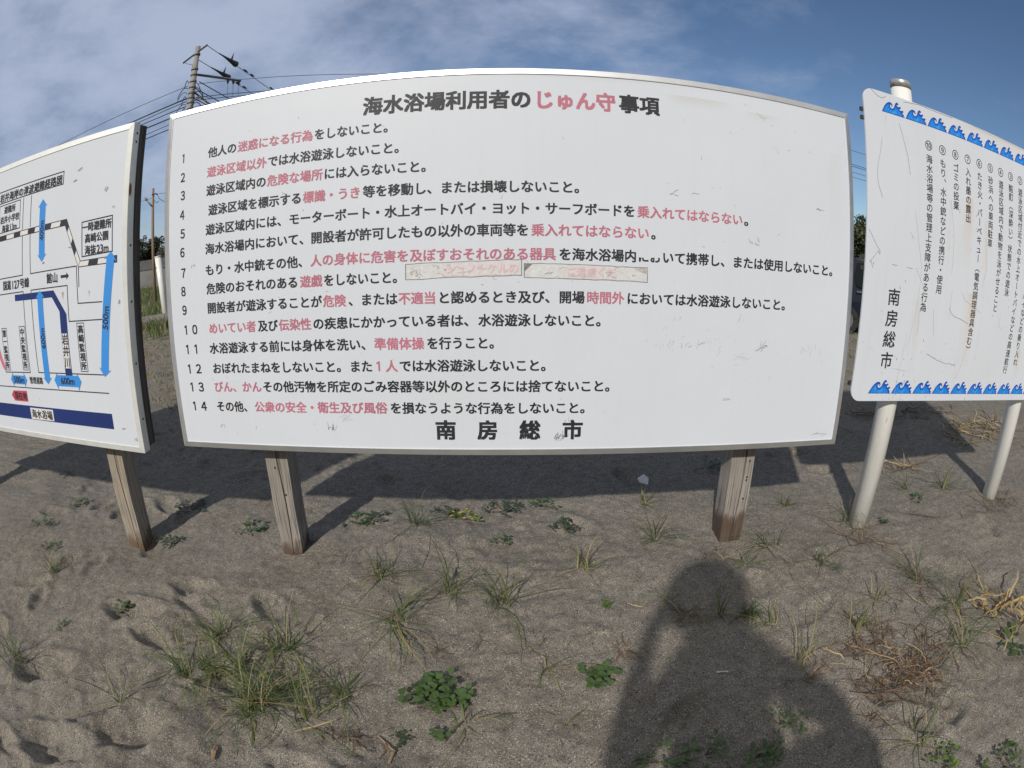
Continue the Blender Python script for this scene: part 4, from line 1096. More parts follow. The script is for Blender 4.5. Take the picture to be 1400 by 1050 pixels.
def wave_rows(root):
    """curling wave crests printed in three blues"""
    base = [(0.0, 0.0), (0.06, 0.11), (0.13, 0.22), (0.21, 0.31), (0.30, 0.37), (0.39, 0.385), (0.455, 0.35), (0.475, 0.29), (0.45, 0.245), (0.41, 0.25), (0.43, 0.285), (0.405, 0.31), (0.365, 0.285), (0.365, 0.225), (0.41, 0.185), (0.47, 0.195), (0.53, 0.25),
            (0.56, 0.33), (0.60, 0.40), (0.66, 0.445), (0.72, 0.43), (0.735, 0.385), (0.70, 0.355), (0.675, 0.37), (0.655, 0.34), (0.68, 0.305), (0.735, 0.31), (0.79, 0.335), (0.825, 0.315), (0.82, 0.275), (0.785, 0.265), (0.765, 0.235), (0.785, 0.20), (0.83, 0.205), (0.875, 0.23), (0.92, 0.215), (0.925, 0.175), (0.885, 0.155), (0.875, 0.125), (0.90, 0.10), (0.94, 0.09), (0.915, 0.045), (0.985, 0.0)]
    inner1 = [(0.05, 0.02), (0.12, 0.14), (0.20, 0.24), (0.29, 0.31), (0.33, 0.30), (0.31, 0.22), (0.36, 0.15), (0.45, 0.14), (0.53, 0.19), (0.60, 0.28), (0.64, 0.24), (0.72, 0.23), (0.74, 0.16), (0.82, 0.14), (0.84, 0.07), (0.86, 0.02)]
    swirl = [[(0.14, 0.03), (0.18, 0.13), (0.25, 0.21)], [(0.22, 0.03), (0.25, 0.10), (0.31, 0.15)], [(0.60, 0.05), (0.62, 0.13), (0.57, 0.18)], [(0.70, 0.04), (0.73, 0.10), (0.69, 0.15)], [(0.30, 0.03), (0.36, 0.09), (0.44, 0.09), (0.48, 0.04)], [(0.80, 0.03), (0.80, 0.07)], [(0.52, 0.03), (0.54, 0.10)]]
    blob = [(0.38, 0.03), (0.44, 0.07), (0.52, 0.12), (0.56, 0.17), (0.58, 0.10), (0.55, 0.03)]
    me = None
    L = 0.1495
    for row, z in ((0, 1.3365), (1, 0.0375)):
        for k in range(11):
            x = 0.105 + 0.15 * k
            if me is None:
                mb = MB()
                flat(mb, [(a * L, b * L) for a, b in base], 0.0005, 0)
                flat(mb, [(a * L, b * L) for a, b in inner1], 0.0008, 1)
                flat(mb, [(a * L, b * L) for a, b in blob], 0.0011, 2)
                for s_ in swirl:
                    stroke(mb, [(a * L, b * L) for a, b in s_], 0.0035, 0.0014, 2)
                o = mb.build('wave_print', [M['wave_dark'], M['wave_mid'], M['wave_light']], root, loc=(x, 0, z))
                me = o.data
            else:
                o = bpy.data.objects.new('wave_print', me)
                COL.objects.link(o); o.parent = root; o.location = (x, 0, z)


notice_board()
map_board()
pole_sign()


# ------------------------------------------------------------------ plants on the sand
def bend_blade(mb, r_, base, az, L, lift, w, mi, droop):
    pts, ws = [], []
    side = Vector((-math.sin(az), math.cos(az), 0))
    p = Vector(base)
    el = lift
    n = 7
    wig = r_.gauss(0, 0.55)
    for i in range(n + 1):
        t = i / n
        pts.append(p.copy()); ws.append(w * (1 - t ** 1.6) + 0.0004)
        el -= droop / n * (0.4 + 1.2 * t)
        a2 = az + wig * t
        p = p + Vector((math.cos(a2) * math.cos(el), math.sin(a2) * math.cos(el), math.sin(el))) * (L / n)
        if p.z < base[2] + 0.004 - 0.25 * 0:
            p.z = max(p.z, base[2] + 0.004)
    mb.ribbon(pts, ws, side, mi)


def grass_tuft(x, y, size, n, seed, label):
    r_ = random.Random(seed)
    mb = MB()
    for k in range(int(n * 2.3)):
        az = r_.uniform(0, 2 * math.pi)
        L = size * r_.uniform(0.5, 1.35)
        lift = r_.choice([r_.uniform(0.9, 1.5), r_.uniform(0.15, 0.7), r_.uniform(0.3, 1.0)])
        if lift < 0.6:
            L *= r_.uniform(1.0, 1.6)
        mi = r_.choice([0, 0, 0, 0, 1, 1, 1, 2]) if 'brown' not in label and 'wither' not in label else r_.choice([2, 2, 1, 0])
        if 'dark' in label: mi = r_.choice([1, 1, 1, 0])
        if 'yellow' in label or 'pale' in label: mi = r_.choice([0, 0, 2])
        b = (r_.gauss(0, 0.006 + size * 0.06), r_.gauss(0, 0.006 + size * 0.06), -0.006)
        bend_blade(mb, r_, b, az, L, lift, r_.uniform(0.0030, 0.0064), mi, r_.uniform(0.5, 1.9))
    for k in range(max(2, n // 4)):                # last year's straw at the foot
        az = r_.uniform(0, 2 * math.pi)
        bend_blade(mb, r_, (0, 0, 0.0), az, size * r_.uniform(.3, .6), r_.uniform(0.05, .4), 0.0028, 2, 0.8)
    o = mb.build('grass_tuft', [M['grass_a'], M['grass_b'], M['grass_c']], loc=(x, y, hz(x, y)))
    tag(o, label, 'grass tuft', 'grass tufts growing in the sand')


def leaf(mb, c, az, tilt, L, w, mi, cup=0.25):
    """oval leaf fan: base at c, pointing along az, rising by tilt"""
    d = Vector((math.cos(az) * math.cos(tilt), math.sin(az) * math.cos(tilt), math.sin(tilt)))
    s_ = Vector((-math.sin(az), math.cos(az), 0))
    u = s_.cross(d) * -1
    prof = [(0, 0.06), (0.2, 0.6), (0.45, 1.0), (0.72, 0.86), (0.92, 0.42), (1.0, 0.05)]
    b = len(mb.v)
    for t, ww in prof:
        m_ = Vector(c) + d * (L * t) - u * (0.10 * L * t * t)
        mb.v += [tuple(m_ - s_ * (w * .5 * ww) + u * (cup * w * .5 * ww)), tuple(m_), tuple(m_ + s_ * (w * .5 * ww) + u * (cup * w * .5 * ww))]
    for i in range(len(prof) - 1):
        for q in (0, 1):
            mb.f.append((b + 3 * i + q, b + 3 * i + q + 1, b + 3 * i + q + 4, b + 3 * i + q + 3)); mb.m.append(mi); mb.sm.append(True)


def weed(x, y, size, n, seed, label):
    r_ = random.Random(seed)
    mb = MB()
    bright = 'bright' in label or 'pale' in label
    yellow = 'yellow' in label and 'left of' not in label and 'dry' not in label
    dark = 'dark' in label or 'shade' in label or 'grey' in label
    round_ = 'round' in label
    mats = [M['weed_b'] if bright else M['weed_d'] if dark else M['weed_a'], M['weed_y'] if yellow else M['weed_a'] if not dark else M['weed_d'], M['twig']]
    n = int(n * 1.9)
    stems = max(4, n // 4)
    centres = []
    for _ in range(stems):
        a, q = r_.uniform(0, 6.28), math.sqrt(r_.random())
        centres.append((math.cos(a) * q * size * (1.0 if round_ else 1.25), math.sin(a) * q * size * (0.8 if round_ else 0.95)))
    ll = 0.030 if round_ else r_.uniform(0.022, 0.030)
    if size < 0.045:
        ll = 0.020
    if 'broad leaf' in label:
        ll = 0.055
    for k in range(n):
        cx, cy = centres[k % stems]
        d = math.hypot(cx, cy)
        az = r_.uniform(0, 2 * math.pi)
        top = 0.012 + size * 0.5 * max(0.15, 1 - d / (size * 1.2))
        z = r_.uniform(0.35, 1.0) * top
        rr_ = r_.uniform(0.0, 0.6) * ll
        px, py = cx + math.cos(az) * rr_, cy + math.sin(az) * rr_
        L = ll * r_.uniform(0.65, 1.15)
        leaf(mb, (px, py, z + 0.002), az, r_.uniform(-0.15, 0.6), L, L * (0.92 if round_ else 0.62), 0 if r_.random() < 0.55 else 1, 0.2)
    for cx, cy in centres[::2]:
        mb.tube([(0, 0, -0.004), (cx * .6, cy * .6, 0.006), (cx, cy, max(0.012, size * 0.25))], [0.0022, 0.0018, 0.001], 5, 2)
    o = mb.build('weed', mats, loc=(x, y, hz(x, y)))
    tag(o, label, 'weed', 'leafy weeds growing in the sand')


_rp = random.Random(64)
for i in range(8):                      # the tangled large patch at the lower left
    a, q = _rp.uniform(0, 6.28), math.sqrt(_rp.random())
    grass_tuft(-0.86 + 0.30 * q * math.cos(a), -0.83 + 0.26 * q * math.sin(a), _rp.uniform(.14, .24), _rp.randint(7, 12), 500 + i, 'green grass tuft, one of the tangle filling the large patch at lower left')
for i, (k_, x_, y_, s_, n_, l_) in enumerate(PLANTS):
    (grass_tuft if k_ == 'grass' else weed)(x_, y_, s_, n_, 100 + i, l_)


def strand(r_, L, curl, flat_, z0=0.0):
    pts = [Vector((0, 0, z0))]
    a, e = r_.uniform(0, 6.28), r_.uniform(-0.1, flat_)
    for _ in range(7):
        a += r_.gauss(0, curl); e = e * 0.7 + r_.gauss(0, flat_ * 0.6)
        p = pts[-1] + Vector((math.cos(a) * math.cos(e), math.sin(a) * math.cos(e), math.sin(e))) * (L / 7)
        p.z = max(p.z, 0.004)
        pts.append(p)
    return pts


def tangle(name, at, n, rx, ry, L, mats, weights, seed, label, cat, w=(0.002, 0.006), hgt=0.05, curl=0.35, flat_=0.35, group=None):
    """a heap of dead stalks and blades lying on the sand"""
    r_ = random.Random(seed)
    mb = MB()
    z0 = hz(*at)
    for _ in range(n):
        ox, oy = r_.gauss(0, rx), r_.gauss(0, ry)
        q = max(0.0, 1 - math.hypot(ox / (rx * 2.2), oy / (ry * 2.2)))
        base = Vector((ox, oy, hz(at[0] + ox, at[1] + oy) - z0 + r_.uniform(0, hgt) * q))
        pts = [base + p for p in strand(r_, L * r_.uniform(.4, 1.2), curl, flat_)]
        pts = [Vector((p.x, p.y, max(p.z, hz(at[0] + p.x, at[1] + p.y) - z0 + 0.003))) for p in pts] if n < 60 else pts
        mi = r_.choices(range(len(mats)), weights)[0]
        ww = r_.uniform(*w)
        if ww > 0.004:
            d = (pts[-1] - pts[0]).normalized()
            sd = d.cross(Vector((r_.gauss(0, .5), r_.gauss(0, .5), 1))).normalized()
            mb.ribbon(pts, [ww * (0.5 + 0.5 * math.sin(math.pi * (0.15 + 0.8 * i / 7))) for i in range(8)], sd, mi)
        else:
            mb.tube(pts, [ww * .5 * (1 - 0.6 * i / 7) for i in range(8)], 4, mi, cap=False)
    o = mb.build(name, mats, loc=(at[0], at[1], z0))
    tag(o, label, cat, group)
    return o


tangle('dead_clump', DEAD_CLUMP, 210, 0.115, 0.085, 0.16, [M['dead'], M['tan'], M['twig']], [6, 2, 2], 1, 'brown tangled dead clump of roots and stalks at the lower right', 'dead plant', hgt=0.06)
tangle('dead_clump', (DEAD_CLUMP[0] - 0.02, DEAD_CLUMP[1] + 0.24), 70, 0.11, 0.05, 0.12, [M['dead'], M['tan'], M['twig']], [6, 1, 3], 12, 'thin scatter of brown dead stalks behind the big dead clump', 'dead plant', hgt=0.02)
tangle('dry_leaves', DRY_LEAVES, 58, 0.10, 0.15, 0.20, [M['yellow_dry'], M['tan'], M['dead']], [6, 3, 1], 2, 'yellow dry strap leaves fanned out at the right edge', 'dry leaves', w=(0.006, 0.015), hgt=0.06, curl=0.22, flat_=0.5)
tangle('straw_pile', STRAW, 150, 0.30, 0.14, 0.34, [M['tan'], M['grass_c'], M['dead']], [5, 4, 2], 3, 'pale straw pile on the sand behind the far white pole', 'straw', w=(0.005, 0.012), hgt=0.05)
tangle('dead_clump', (3.55, 1.75), 90, 0.42, 0.07, 0.22, [M['twig'], M['dead'], M['weed_d']], [4, 3, 2], 51, 'dark dead runners lying in the shadow behind the pole sign', 'dead plant', w=(0.006, 0.014), hgt=0.04)
tangle('straw_pile', (2.65, 0.62), 30, 0.10, 0.05, 0.24, [M['tan'], M['grass_c'], M['dead']], [4, 3, 2], 52, 'few straw stalks lying in the shadow behind the near white pole', 'straw', w=(0.004, 0.009), hgt=0.04)
tangle('root_strands', ROOTS, 26, 0.10, 0.05, 0.26, [M['dead'], M['tan']], [4, 2], 4, 'brown root strands round the foot of the near white pole', 'roots', hgt=0.03)
tangle('root_strands', ROOT2, 46, 0.15, 0.06, 0.18, [M['dead'], M['twig'], M['tan']], [4, 4, 1], 5, 'dark dead roots lying in front of the far white pole', 'roots', hgt=0.02)
tangle('twigs', TWIGS, 16, 0.16, 0.03, 0.17, [M['twig'], M['dead']], [3, 2], 6, 'line of thin dark twigs lying at the bottom centre', 'twigs', w=(0.0015, 0.003), hgt=0.005)
tangle('twigs', TWIGB, 12, 0.02, 0.03, 0.09, [M['twig'], M['dead']], [3, 2], 16, 'few dark twigs beside the large round leaved clump', 'twigs', w=(0.0015, 0.003), hgt=0.008)
tangle('vine', VINE_A, 5, 0.05, 0.03, 0.42, [M['dead'], M['tan']], [3, 1], 7, 'long brown runner creeping across the sand behind the dark twisted grass', 'vine', w=(0.0018, 0.003), hgt=0.005, curl=0.25, flat_=0.1)
tangle('vine', VINE_B, 8, 0.03, 0.05, 0.28, [M['dead'], M['twig']], [3, 2], 8, 'hooked brown stalk standing left of the big dead clump', 'vine', w=(0.002, 0.0035), hgt=0.02, curl=0.3, flat_=0.5)
tangle('vine', (-0.30, -0.02), 5, 0.06, 0.03, 0.36, [M['dead'], M['twig']], [2, 2], 41, 'dark runner stem creeping between the grass tufts in the middle of the sand', 'vine', w=(0.0018, 0.003), hgt=0.004, curl=0.25, flat_=0.08)
tangle('vine', (0.62, 0.30), 8, 0.07, 0.03, 0.22, [M['dead'], M['twig'], M['tan']], [3, 2, 1], 42, 'brown runner stems right of the broad dark weed', 'vine', w=(0.0018, 0.003), hgt=0.004, curl=0.3, flat_=0.08)
tangle('twigs', (-1.30, -0.62), 12, 0.10, 0.06, 0.12, [M['twig'], M['dead']], [3, 2], 43, 'scatter of dark twigs between the footprints on the left', 'twigs', w=(0.002, 0.0035), hgt=0.006)
tangle('twigs', (-0.78, 0.05), 14, 0.10, 0.05, 0.10, [M['dead'], M['twig']], [3, 2], 44, 'scatter of brown twigs in front of the left post of the notice board', 'twigs', w=(0.002, 0.0035), hgt=0.006)
tangle('dead_clump', (0.40, -0.62), 16, 0.03, 0.03, 0.07, [M['dead'], M['twig']], [3, 1], 45, 'tiny brown dead clump left of the person shadow', 'dead plant', hgt=0.012)
tangle('dead_clump', (0.66, -0.42), 16, 0.04, 0.03, 0.09, [M['dead'], M['twig']], [2, 2], 46, 'small brown dead clump inside the neck of the person shadow', 'dead plant', hgt=0.012)
tangle('dead_clump', (-0.50, -1.02), 22, 0.06, 0.03, 0.09, [M['dead'], M['twig']], [3, 1], 47, 'small brown dead clump in front of the tan dry reed', 'dead plant', hgt=0.012)
tangle('dead_clump', (1.03, -0.86), 22, 0.06, 0.04, 0.09, [M['dead'], M['tan']], [3, 1], 48, 'small brown dead clump at the shoulder of the person shadow', 'dead plant', hgt=0.015)
tangle('root_strands', (0.98, -0.03), 14, 0.05, 0.02, 0.14, [M['tan'], M['dead']], [2, 2], 49, 'tan strands at the left foot of the right wooden post', 'roots', hgt=0.03)
tangle('dead_clump', (1.72, -0.62), 40, 0.10, 0.08, 0.14, [M['dead'], M['twig'], M['tan']], [4, 3, 1], 9, 'loose dead stalks under the grass group on the right', 'dead plant', hgt=0.02)
tangle('dead_clump', (1.62, -1.02), 46, 0.14, 0.08, 0.13, [M['dead'], M['twig'], M['tan']], [4, 3, 2], 19, 'loose dead stalks between the big dead clump and the yellow leaves', 'dead plant', hgt=0.02)


def strip(name, pts, widths, mat, label, cat, thick=0.002):
    """a single dry blade, bone-like stick or leaf lying on the sand"""
    mb = MB()
    P = [Vector((x, y, hz(x, y) + z)) for x, y, z in pts]
    o0 = P[0].copy()
    b = 0
    for i, (p, w) in enumerate(zip(P, widths)):
        t = (P[min(i + 1, len(P) - 1)] - P[max(i - 1, 0)]).normalized()
        s_ = t.cross(Vector((0, 0, 1))).normalized() * w * .5
        q = p - o0
        mb.v += [tuple(q - s_), tuple(q + Vector((0, 0, thick + w * 0.12))), tuple(q + s_), tuple(q - Vector((0, 0, 0.002)))]
    for i in range(len(P) - 1):
        for k in range(4):
            mb.f.append((4 * i + k, 4 * i + (k + 1) % 4, 4 * i + 4 + (k + 1) % 4, 4 * i + 4 + k)); mb.m.append(0); mb.sm.append(False)
    o = mb.build(name, mat, loc=o0)
    tag(o, label, cat)


strip('dry_reed', [(REED_A[0], REED_A[1], .006), (REED_A[0] + .06, REED_A[1] + .03, .012), (REED_B[0], REED_B[1], .02)], [0.006, 0.010, 0.004], M['tan'], 'tan dry reed lying at the lower left of centre', 'dry reed')
strip('dry_reed', [(REED2A[0], REED2A[1], .004), (REED2A[0] + .005, REED2A[1] + .06, .012), (REED2B[0] - .02, REED2B[1] + .012, .006)], [0.007, 0.009, 0.003], M['tan'], 'bent dry reed at the bottom edge of the photo', 'dry reed')
strip('fallen_leaf', [(BROWNLEAF[0] + .005, BROWNLEAF[1] - .03, .004), (BROWNLEAF[0], BROWNLEAF[1], .014), (BROWNLEAF[0] - .004, BROWNLEAF[1] + .035, .006)], [0.010, 0.018, 0.002], M['leaf_brown'], 'curled brown leaf near the bottom left edge', 'leaf')
strip('stick', [(WHITE_BIT[0] - .022, WHITE_BIT[1] + .004, .004), (WHITE_BIT[0], WHITE_BIT[1], .005), (WHITE_BIT[0] + .018, WHITE_BIT[1] - .006, .004)], [0.011, 0.006, 0.010], M['shell'], 'small white stick lying inside the person shadow', 'stick')
strip('stalk', [(CURL[0] - .03, CURL[1] + .03, .004), (CURL[0] - .01, CURL[1], .006), (CURL[0] + .02, CURL[1] - .006, .005), (CURL[0] + .04, CURL[1] + .015, .006)], [0.003, 0.005, 0.006, 0.002], M['tan'], 'curled pale stalk right of the tiny bright rosette', 'stalk')
strip('stick', [(STICK2[0] - .10, STICK2[1] + .06, .006), (STICK2[0], STICK2[1], .012), (STICK2[0] + .10, STICK2[1] - .05, .006)], [0.010, 0.014, 0.006], M['twig'], 'short dark stick lying between the two white poles', 'stick')


def paper_scrap():
    mb = MB()
    x, y = PAPER
    v = [(-.030, .01, .003), (.014, -.024, .002), (.030, .03, .020), (.006, .066, .030), (-.034, .05, .012)]
    mb.raw(v + [(a, b, c - .0015) for a, b, c in v], [(0, 1, 2), (0, 2, 3), (0, 3, 4), (7, 6, 5), (8, 7, 5), (9, 8, 5)])
    o = mb.build('paper_scrap', M['paper'], loc=(x, y, hz(x, y)))
    tag(o, 'crumpled white paper scrap lying in the notice board shadow', 'paper')


paper_scrap()


def litter():
    """shell grit, pebbles, sand crumbs and twig bits nobody could count"""
    r_ = random.Random(77)
    mb = MB()
    N_ = 5200
    xs = [r_.uniform(-2.6, 2.9) for _ in range(N_)]
    ys = [-1.6 + 4.2 * (r_.random() ** 1.5) for _ in range(N_)]
    zs = height(np.array(xs), np.array(ys))
    for x, y, z in zip(xs, ys, zs):
        t = r_.random()
        if t < 0.34:
            s_, mi = r_.uniform(0.0009, 0.0026), 0
        elif t < 0.60:
            s_, mi = r_.uniform(0.001, 0.0035), 1
        elif t < 0.84:
            s_, mi = r_.uniform(0.002, 0.007), 2
        else:
            L = r_.uniform(0.008, 0.038) if r_.random() < 0.85 or x < -0.2 and r_.random() < .6 else r_.uniform(0.05, 0.16); a = r_.uniform(0, 6.28)
            d = Vector((math.cos(a), math.sin(a), r_.uniform(-.15, .3))) * L
            mb.tube([(x, y, z + .001), (x + d.x * .5, y + d.y * .5, z + .003), (x + d.x, y + d.y, z + .002)], r_.uniform(.0005, .0013), 4, r_.choice([1, 3, 3]), cap=False)
            continue
        p = [Vector((r_.uniform(.6, 1.3) * q[0], r_.uniform(.6, 1.3) * q[1], r_.uniform(.5, 1.1) * q[2])) * s_ for q in ((1, 0, 0), (0, 1, 0), (-1, 0, 0), (0, -1, 0), (0, 0, 1), (0, 0, -.5))]
        mb.raw([Vector((x, y, z)) + q for q in p], [(0, 1, 4), (1, 2, 4), (2, 3, 4), (3, 0, 4), (1, 0, 5), (2, 1, 5), (3, 2, 5), (0, 3, 5)], mi)
    o = mb.build('ground_litter', [M['shell'], M['twig'], M['sand'], M['tan']])
    tag(o, 'grit, crumbs and twig bits strewn over the sand', 'litter', kind='stuff')


litter()


# ------------------------------------------------------------------ background
def beach_grass():
    r_ = random.Random(5)
    mb = MB()
    for _ in range(9000):
        az = r_.uniform(-R(58), R(58))
        d = r_.choice([9.5, 11, 12, 13, 14, 16, 18, 20, 24, 28, 34, 42]) + r_.uniform(-1.5, 3)
        x, y = d * math.sin(az), d * math.cos(az) - 2.07
        if y < 7.0 or (abs(az) < R(20) and r_.random() < 0.5) or (az > R(27) and az < R(46) and d < 15):
            continue
        if d < 13.0 and r_.random() < 0.6:
            continue
        h = r_.uniform(0.12, 0.34) * (1 + 0.012 * d)
        for _k in range(4):
            a = r_.uniform(0, 6.28)
            s_ = Vector((math.cos(a), math.sin(a), 0))
            b = Vector((x + r_.gauss(0, .12), y + r_.gauss(0, .12), hz_far(x, y)))
            ln = Vector((r_.gauss(0, .35), r_.gauss(0, .35), 1)) * h
            mb.ribbon([b, b + ln * .55, b + ln + Vector((r_.gauss(0, .06), r_.gauss(0, .06), -.03))], [0.032, 0.026, 0.004], s_, r_.choice([0, 0, 0, 1, 1, 2]))
    for _ in range(2600):                    # thin dry growth on the near sand
        az = r_.choice([-1, -1, 1]) * r_.uniform(R(24), R(56))
        d = r_.uniform(5.2, 12.5)
        x, y = d * math.sin(az), d * math.cos(az) - 2.07
        if y < 2.6 or r_.random() < 0.55 - 0.06 * (d - 5):
            continue
        z = hz(x, y)
        h = r_.uniform(0.04, 0.15)
        for _k in range(4):
            a = r_.uniform(0, 6.28)
            s_ = Vector((math.cos(a), math.sin(a), 0))
            b = Vector((x + r_.gauss(0, .05), y + r_.gauss(0, .05), z - .01))
            ln = Vector((r_.gauss(0, .7), r_.gauss(0, .7), .8)) * h
            mb.ribbon([b, b + ln * .55, b + ln + Vector((r_.gauss(0, .03), r_.gauss(0, .03), -.02))], [0.012, 0.010, 0.002], s_, r_.choice([0, 1, 2, 2, 2]))
    o = mb.build('beach_grass', [M['grass_a'], M['grass_b'], M['grass_c']])
    tag(o, 'rough green grass growing behind the signs', 'grass', kind='stuff')


def hz_far(x, y):
    return -0.01


beach_grass()


def crown(mb, r_, c, rx, rz, n, size, mi):
    for _ in range(n):
        u = Vector((r_.gauss(0, 1), r_.gauss(0, 1), r_.gauss(0, 1))).normalized()
        k = r_.random() ** 0.45
        p = Vector(c) + Vector((u.x * rx * k, u.y * rx * k, u.z * rz * k))
        a = Vector((r_.gauss(0, 1), r_.gauss(0, 1), r_.gauss(0, .6))).normalized()
        b = a.cross(Vector((r_.gauss(0, 1), r_.gauss(0, 1), r_.gauss(0, 1)))).normalized()
        s_ = size * r_.uniform(.5, 1.2)
        mb.poly([p - a * s_, p + b * s_ * .45, p + a * s_, p - b * s_ * .45], mi)


def tree(x, y, h, w, seed, label, light=False, bare=False, low=0.12):
    r_ = random.Random(seed)
    root = empty('tree', (x, y, 0))
    tag(root, label, 'tree', 'trees beyond the sea wall' if y > 20 else None)
    mb = MB()
    tp = [(0, 0, -.2), (r_.uniform(-.1, .1), 0, h * .3), (r_.uniform(-.2, .2), r_.uniform(-.1, .1), h * .62), (r_.uniform(-.2, .2), 0, h * .9)]
    mb.tube(tp, [h * .035, h * .028, h * .018, h * .006], 8)
    limbs = []
    for _ in range(16 if bare else 9):
        t = r_.uniform(.3, .85); a = r_.uniform(0, 6.28)
        s_ = Vector(tp[1]).lerp(Vector(tp[3]), t * .9)
        e = s_ + Vector((math.cos(a) * w * .75 * (1 - t * .4), math.sin(a) * w * .75 * (1 - t * .4), h * r_.uniform(.06, .2)))
        mb.tube([s_, s_.lerp(e, .5) + Vector((0, 0, h * .03)), e], [h * .012, h * .008, h * .003], 5)
        limbs.append(e)
        if bare:
            for _k in range(4):
                b2 = s_.lerp(e, r_.uniform(.4, .9)); e2 = b2 + Vector((r_.gauss(0, .3), r_.gauss(0, .3), r_.uniform(.2, .6))) * w * .5
                mb.tube([b2, e2], [h * .004, h * .0015], 4)
    mb.build('trunk', M['bark_pale'] if bare else M['bark'], root)
    cb = MB()
    if bare:
        for e in limbs:
            crown(cb, r_, e, w * .35, h * .10, 40, 0.10, 0)
    else:
        for e in limbs + [Vector(tp[3]), Vector(tp[2])]:
            crown(cb, r_, e, w * r_.uniform(.35, .55), h * r_.uniform(.10, .17), 240, 0.16, 0 if r_.random() < .7 else 1)
        for _ in range(6):
            crown(cb, r_, (r_.gauss(0, w * .5), r_.gauss(0, w * .5), h * r_.uniform(low, .5)), w * .5, h * .14, 170, 0.16, 0 if r_.random() < .75 else 1)
        for _ in range(5):
            crown(cb, r_, (r_.gauss(0, w * .35), r_.gauss(0, w * .35), h * r_.uniform(.86, 1.0)), w * .16, h * .07, 60, 0.12, 0)
    cb.build('crown', [M['leaf_t2'], M['leaf_t']] if light or bare else [M['leaf_t'], M['leaf_t2']], root)


def at(az, d):
    return d * math.sin(R(az)), d * math.cos(R(az)) - 2.07


for i, (az, d, h, w, l, lt, br) in enumerate((
        (-38.6, 58, 4.7, 1.7, 'dark leafy tree behind the sea wall, left of the small wooden utility pole', False, False),
        (-36.9, 60, 4.5, 1.6, 'dark leafy tree behind the sea wall, just right of the small wooden utility pole', False, False),
        (-35.6, 55, 4.0, 1.3, 'thin pale branched tree beyond the top of the white stub post', True, True),
        (36.0, 40, 4.1, 1.5, 'dense dark tree behind the parked car, seen beside the notice board edge', False, False),
        (37.6, 38, 4.6, 1.5, 'green tree behind the parked car, seen beside the pole sign edge', True, False))):
    x_, y_ = at(az, d)
    tree(x_, y_, h, w, 300 + i, l, lt, br)


def distant_wood():
    r_ = random.Random(8)
    mb = MB()
    for k in range(150):
        az = -64 + 128 * k / 149 + r_.uniform(-.5, .5)
        d = r_.uniform(66, 80) if az < 20 else r_.uniform(50, 62)
        x, y = at(az, d)
        h = r_.uniform(3.2, 4.8)
        for _ in range(3):
            crown(mb, r_, (x + r_.gauss(0, .8), y + r_.gauss(0, .8), h * r_.uniform(.3, .8)), r_.uniform(1.2, 2.0), h * .32, 90, 0.30, r_.choice([0, 0, 1]))
    o = mb.build('distant_wood', [M['leaf_t'], M['leaf_t2']])
    tag(o, 'far off dark wood along the horizon behind the signs', 'wood', kind='stuff')


distant_wood()


def sea_wall():
    x0, x1, y = -75.0, 6.0, 34.0
    root = empty('sea_wall', ((x0 + x1) / 2, y, 0))
    tag(root, 'long grey concrete sea wall in front of the trees', 'wall')
    L = (x1 - x0) / 2
    mb = MB()
    v = [(-L, 0, -.3), (L, 0, -.3), (L, .5, 1.38), (-L, .5, 1.38), (-L, 1.2, 1.38), (L, 1.2, 1.38), (L, 1.2, -.3), (-L, 1.2, -.3)]
    mb.raw(v, [(0, 1, 2, 3), (3, 2, 5, 4), (4, 5, 6, 7), (0, 3, 4, 7), (1, 6, 5, 2), (0, 7, 6, 1)])
    mb.build('wall_face', M['wall_concrete'], root)
    q = MB(); q.box(-L, L, 0.44, 0.56, 1.383, 1.44); q.build('coping', M['concrete_dark'], root)
    q = MB()
    q.raw([(-L, 1.205, 1.2), (L, 1.205, 1.2), (L, 3.4, 2.25), (-L, 3.4, 2.25), (L, 5, 2.25), (-L, 5, 2.25), (L, 5, -.3), (-L, 5, -.3), (L, 1.205, -.3), (-L, 1.205, -.3)], [(0, 1, 2, 3), (3, 2, 4, 5), (5, 4, 6, 7), (9, 8, 1, 0), (0, 3, 5, 7, 9), (1, 8, 6, 4, 2)])
    q.build('road_slope', M['concrete_dark'], root)


sea_wall()


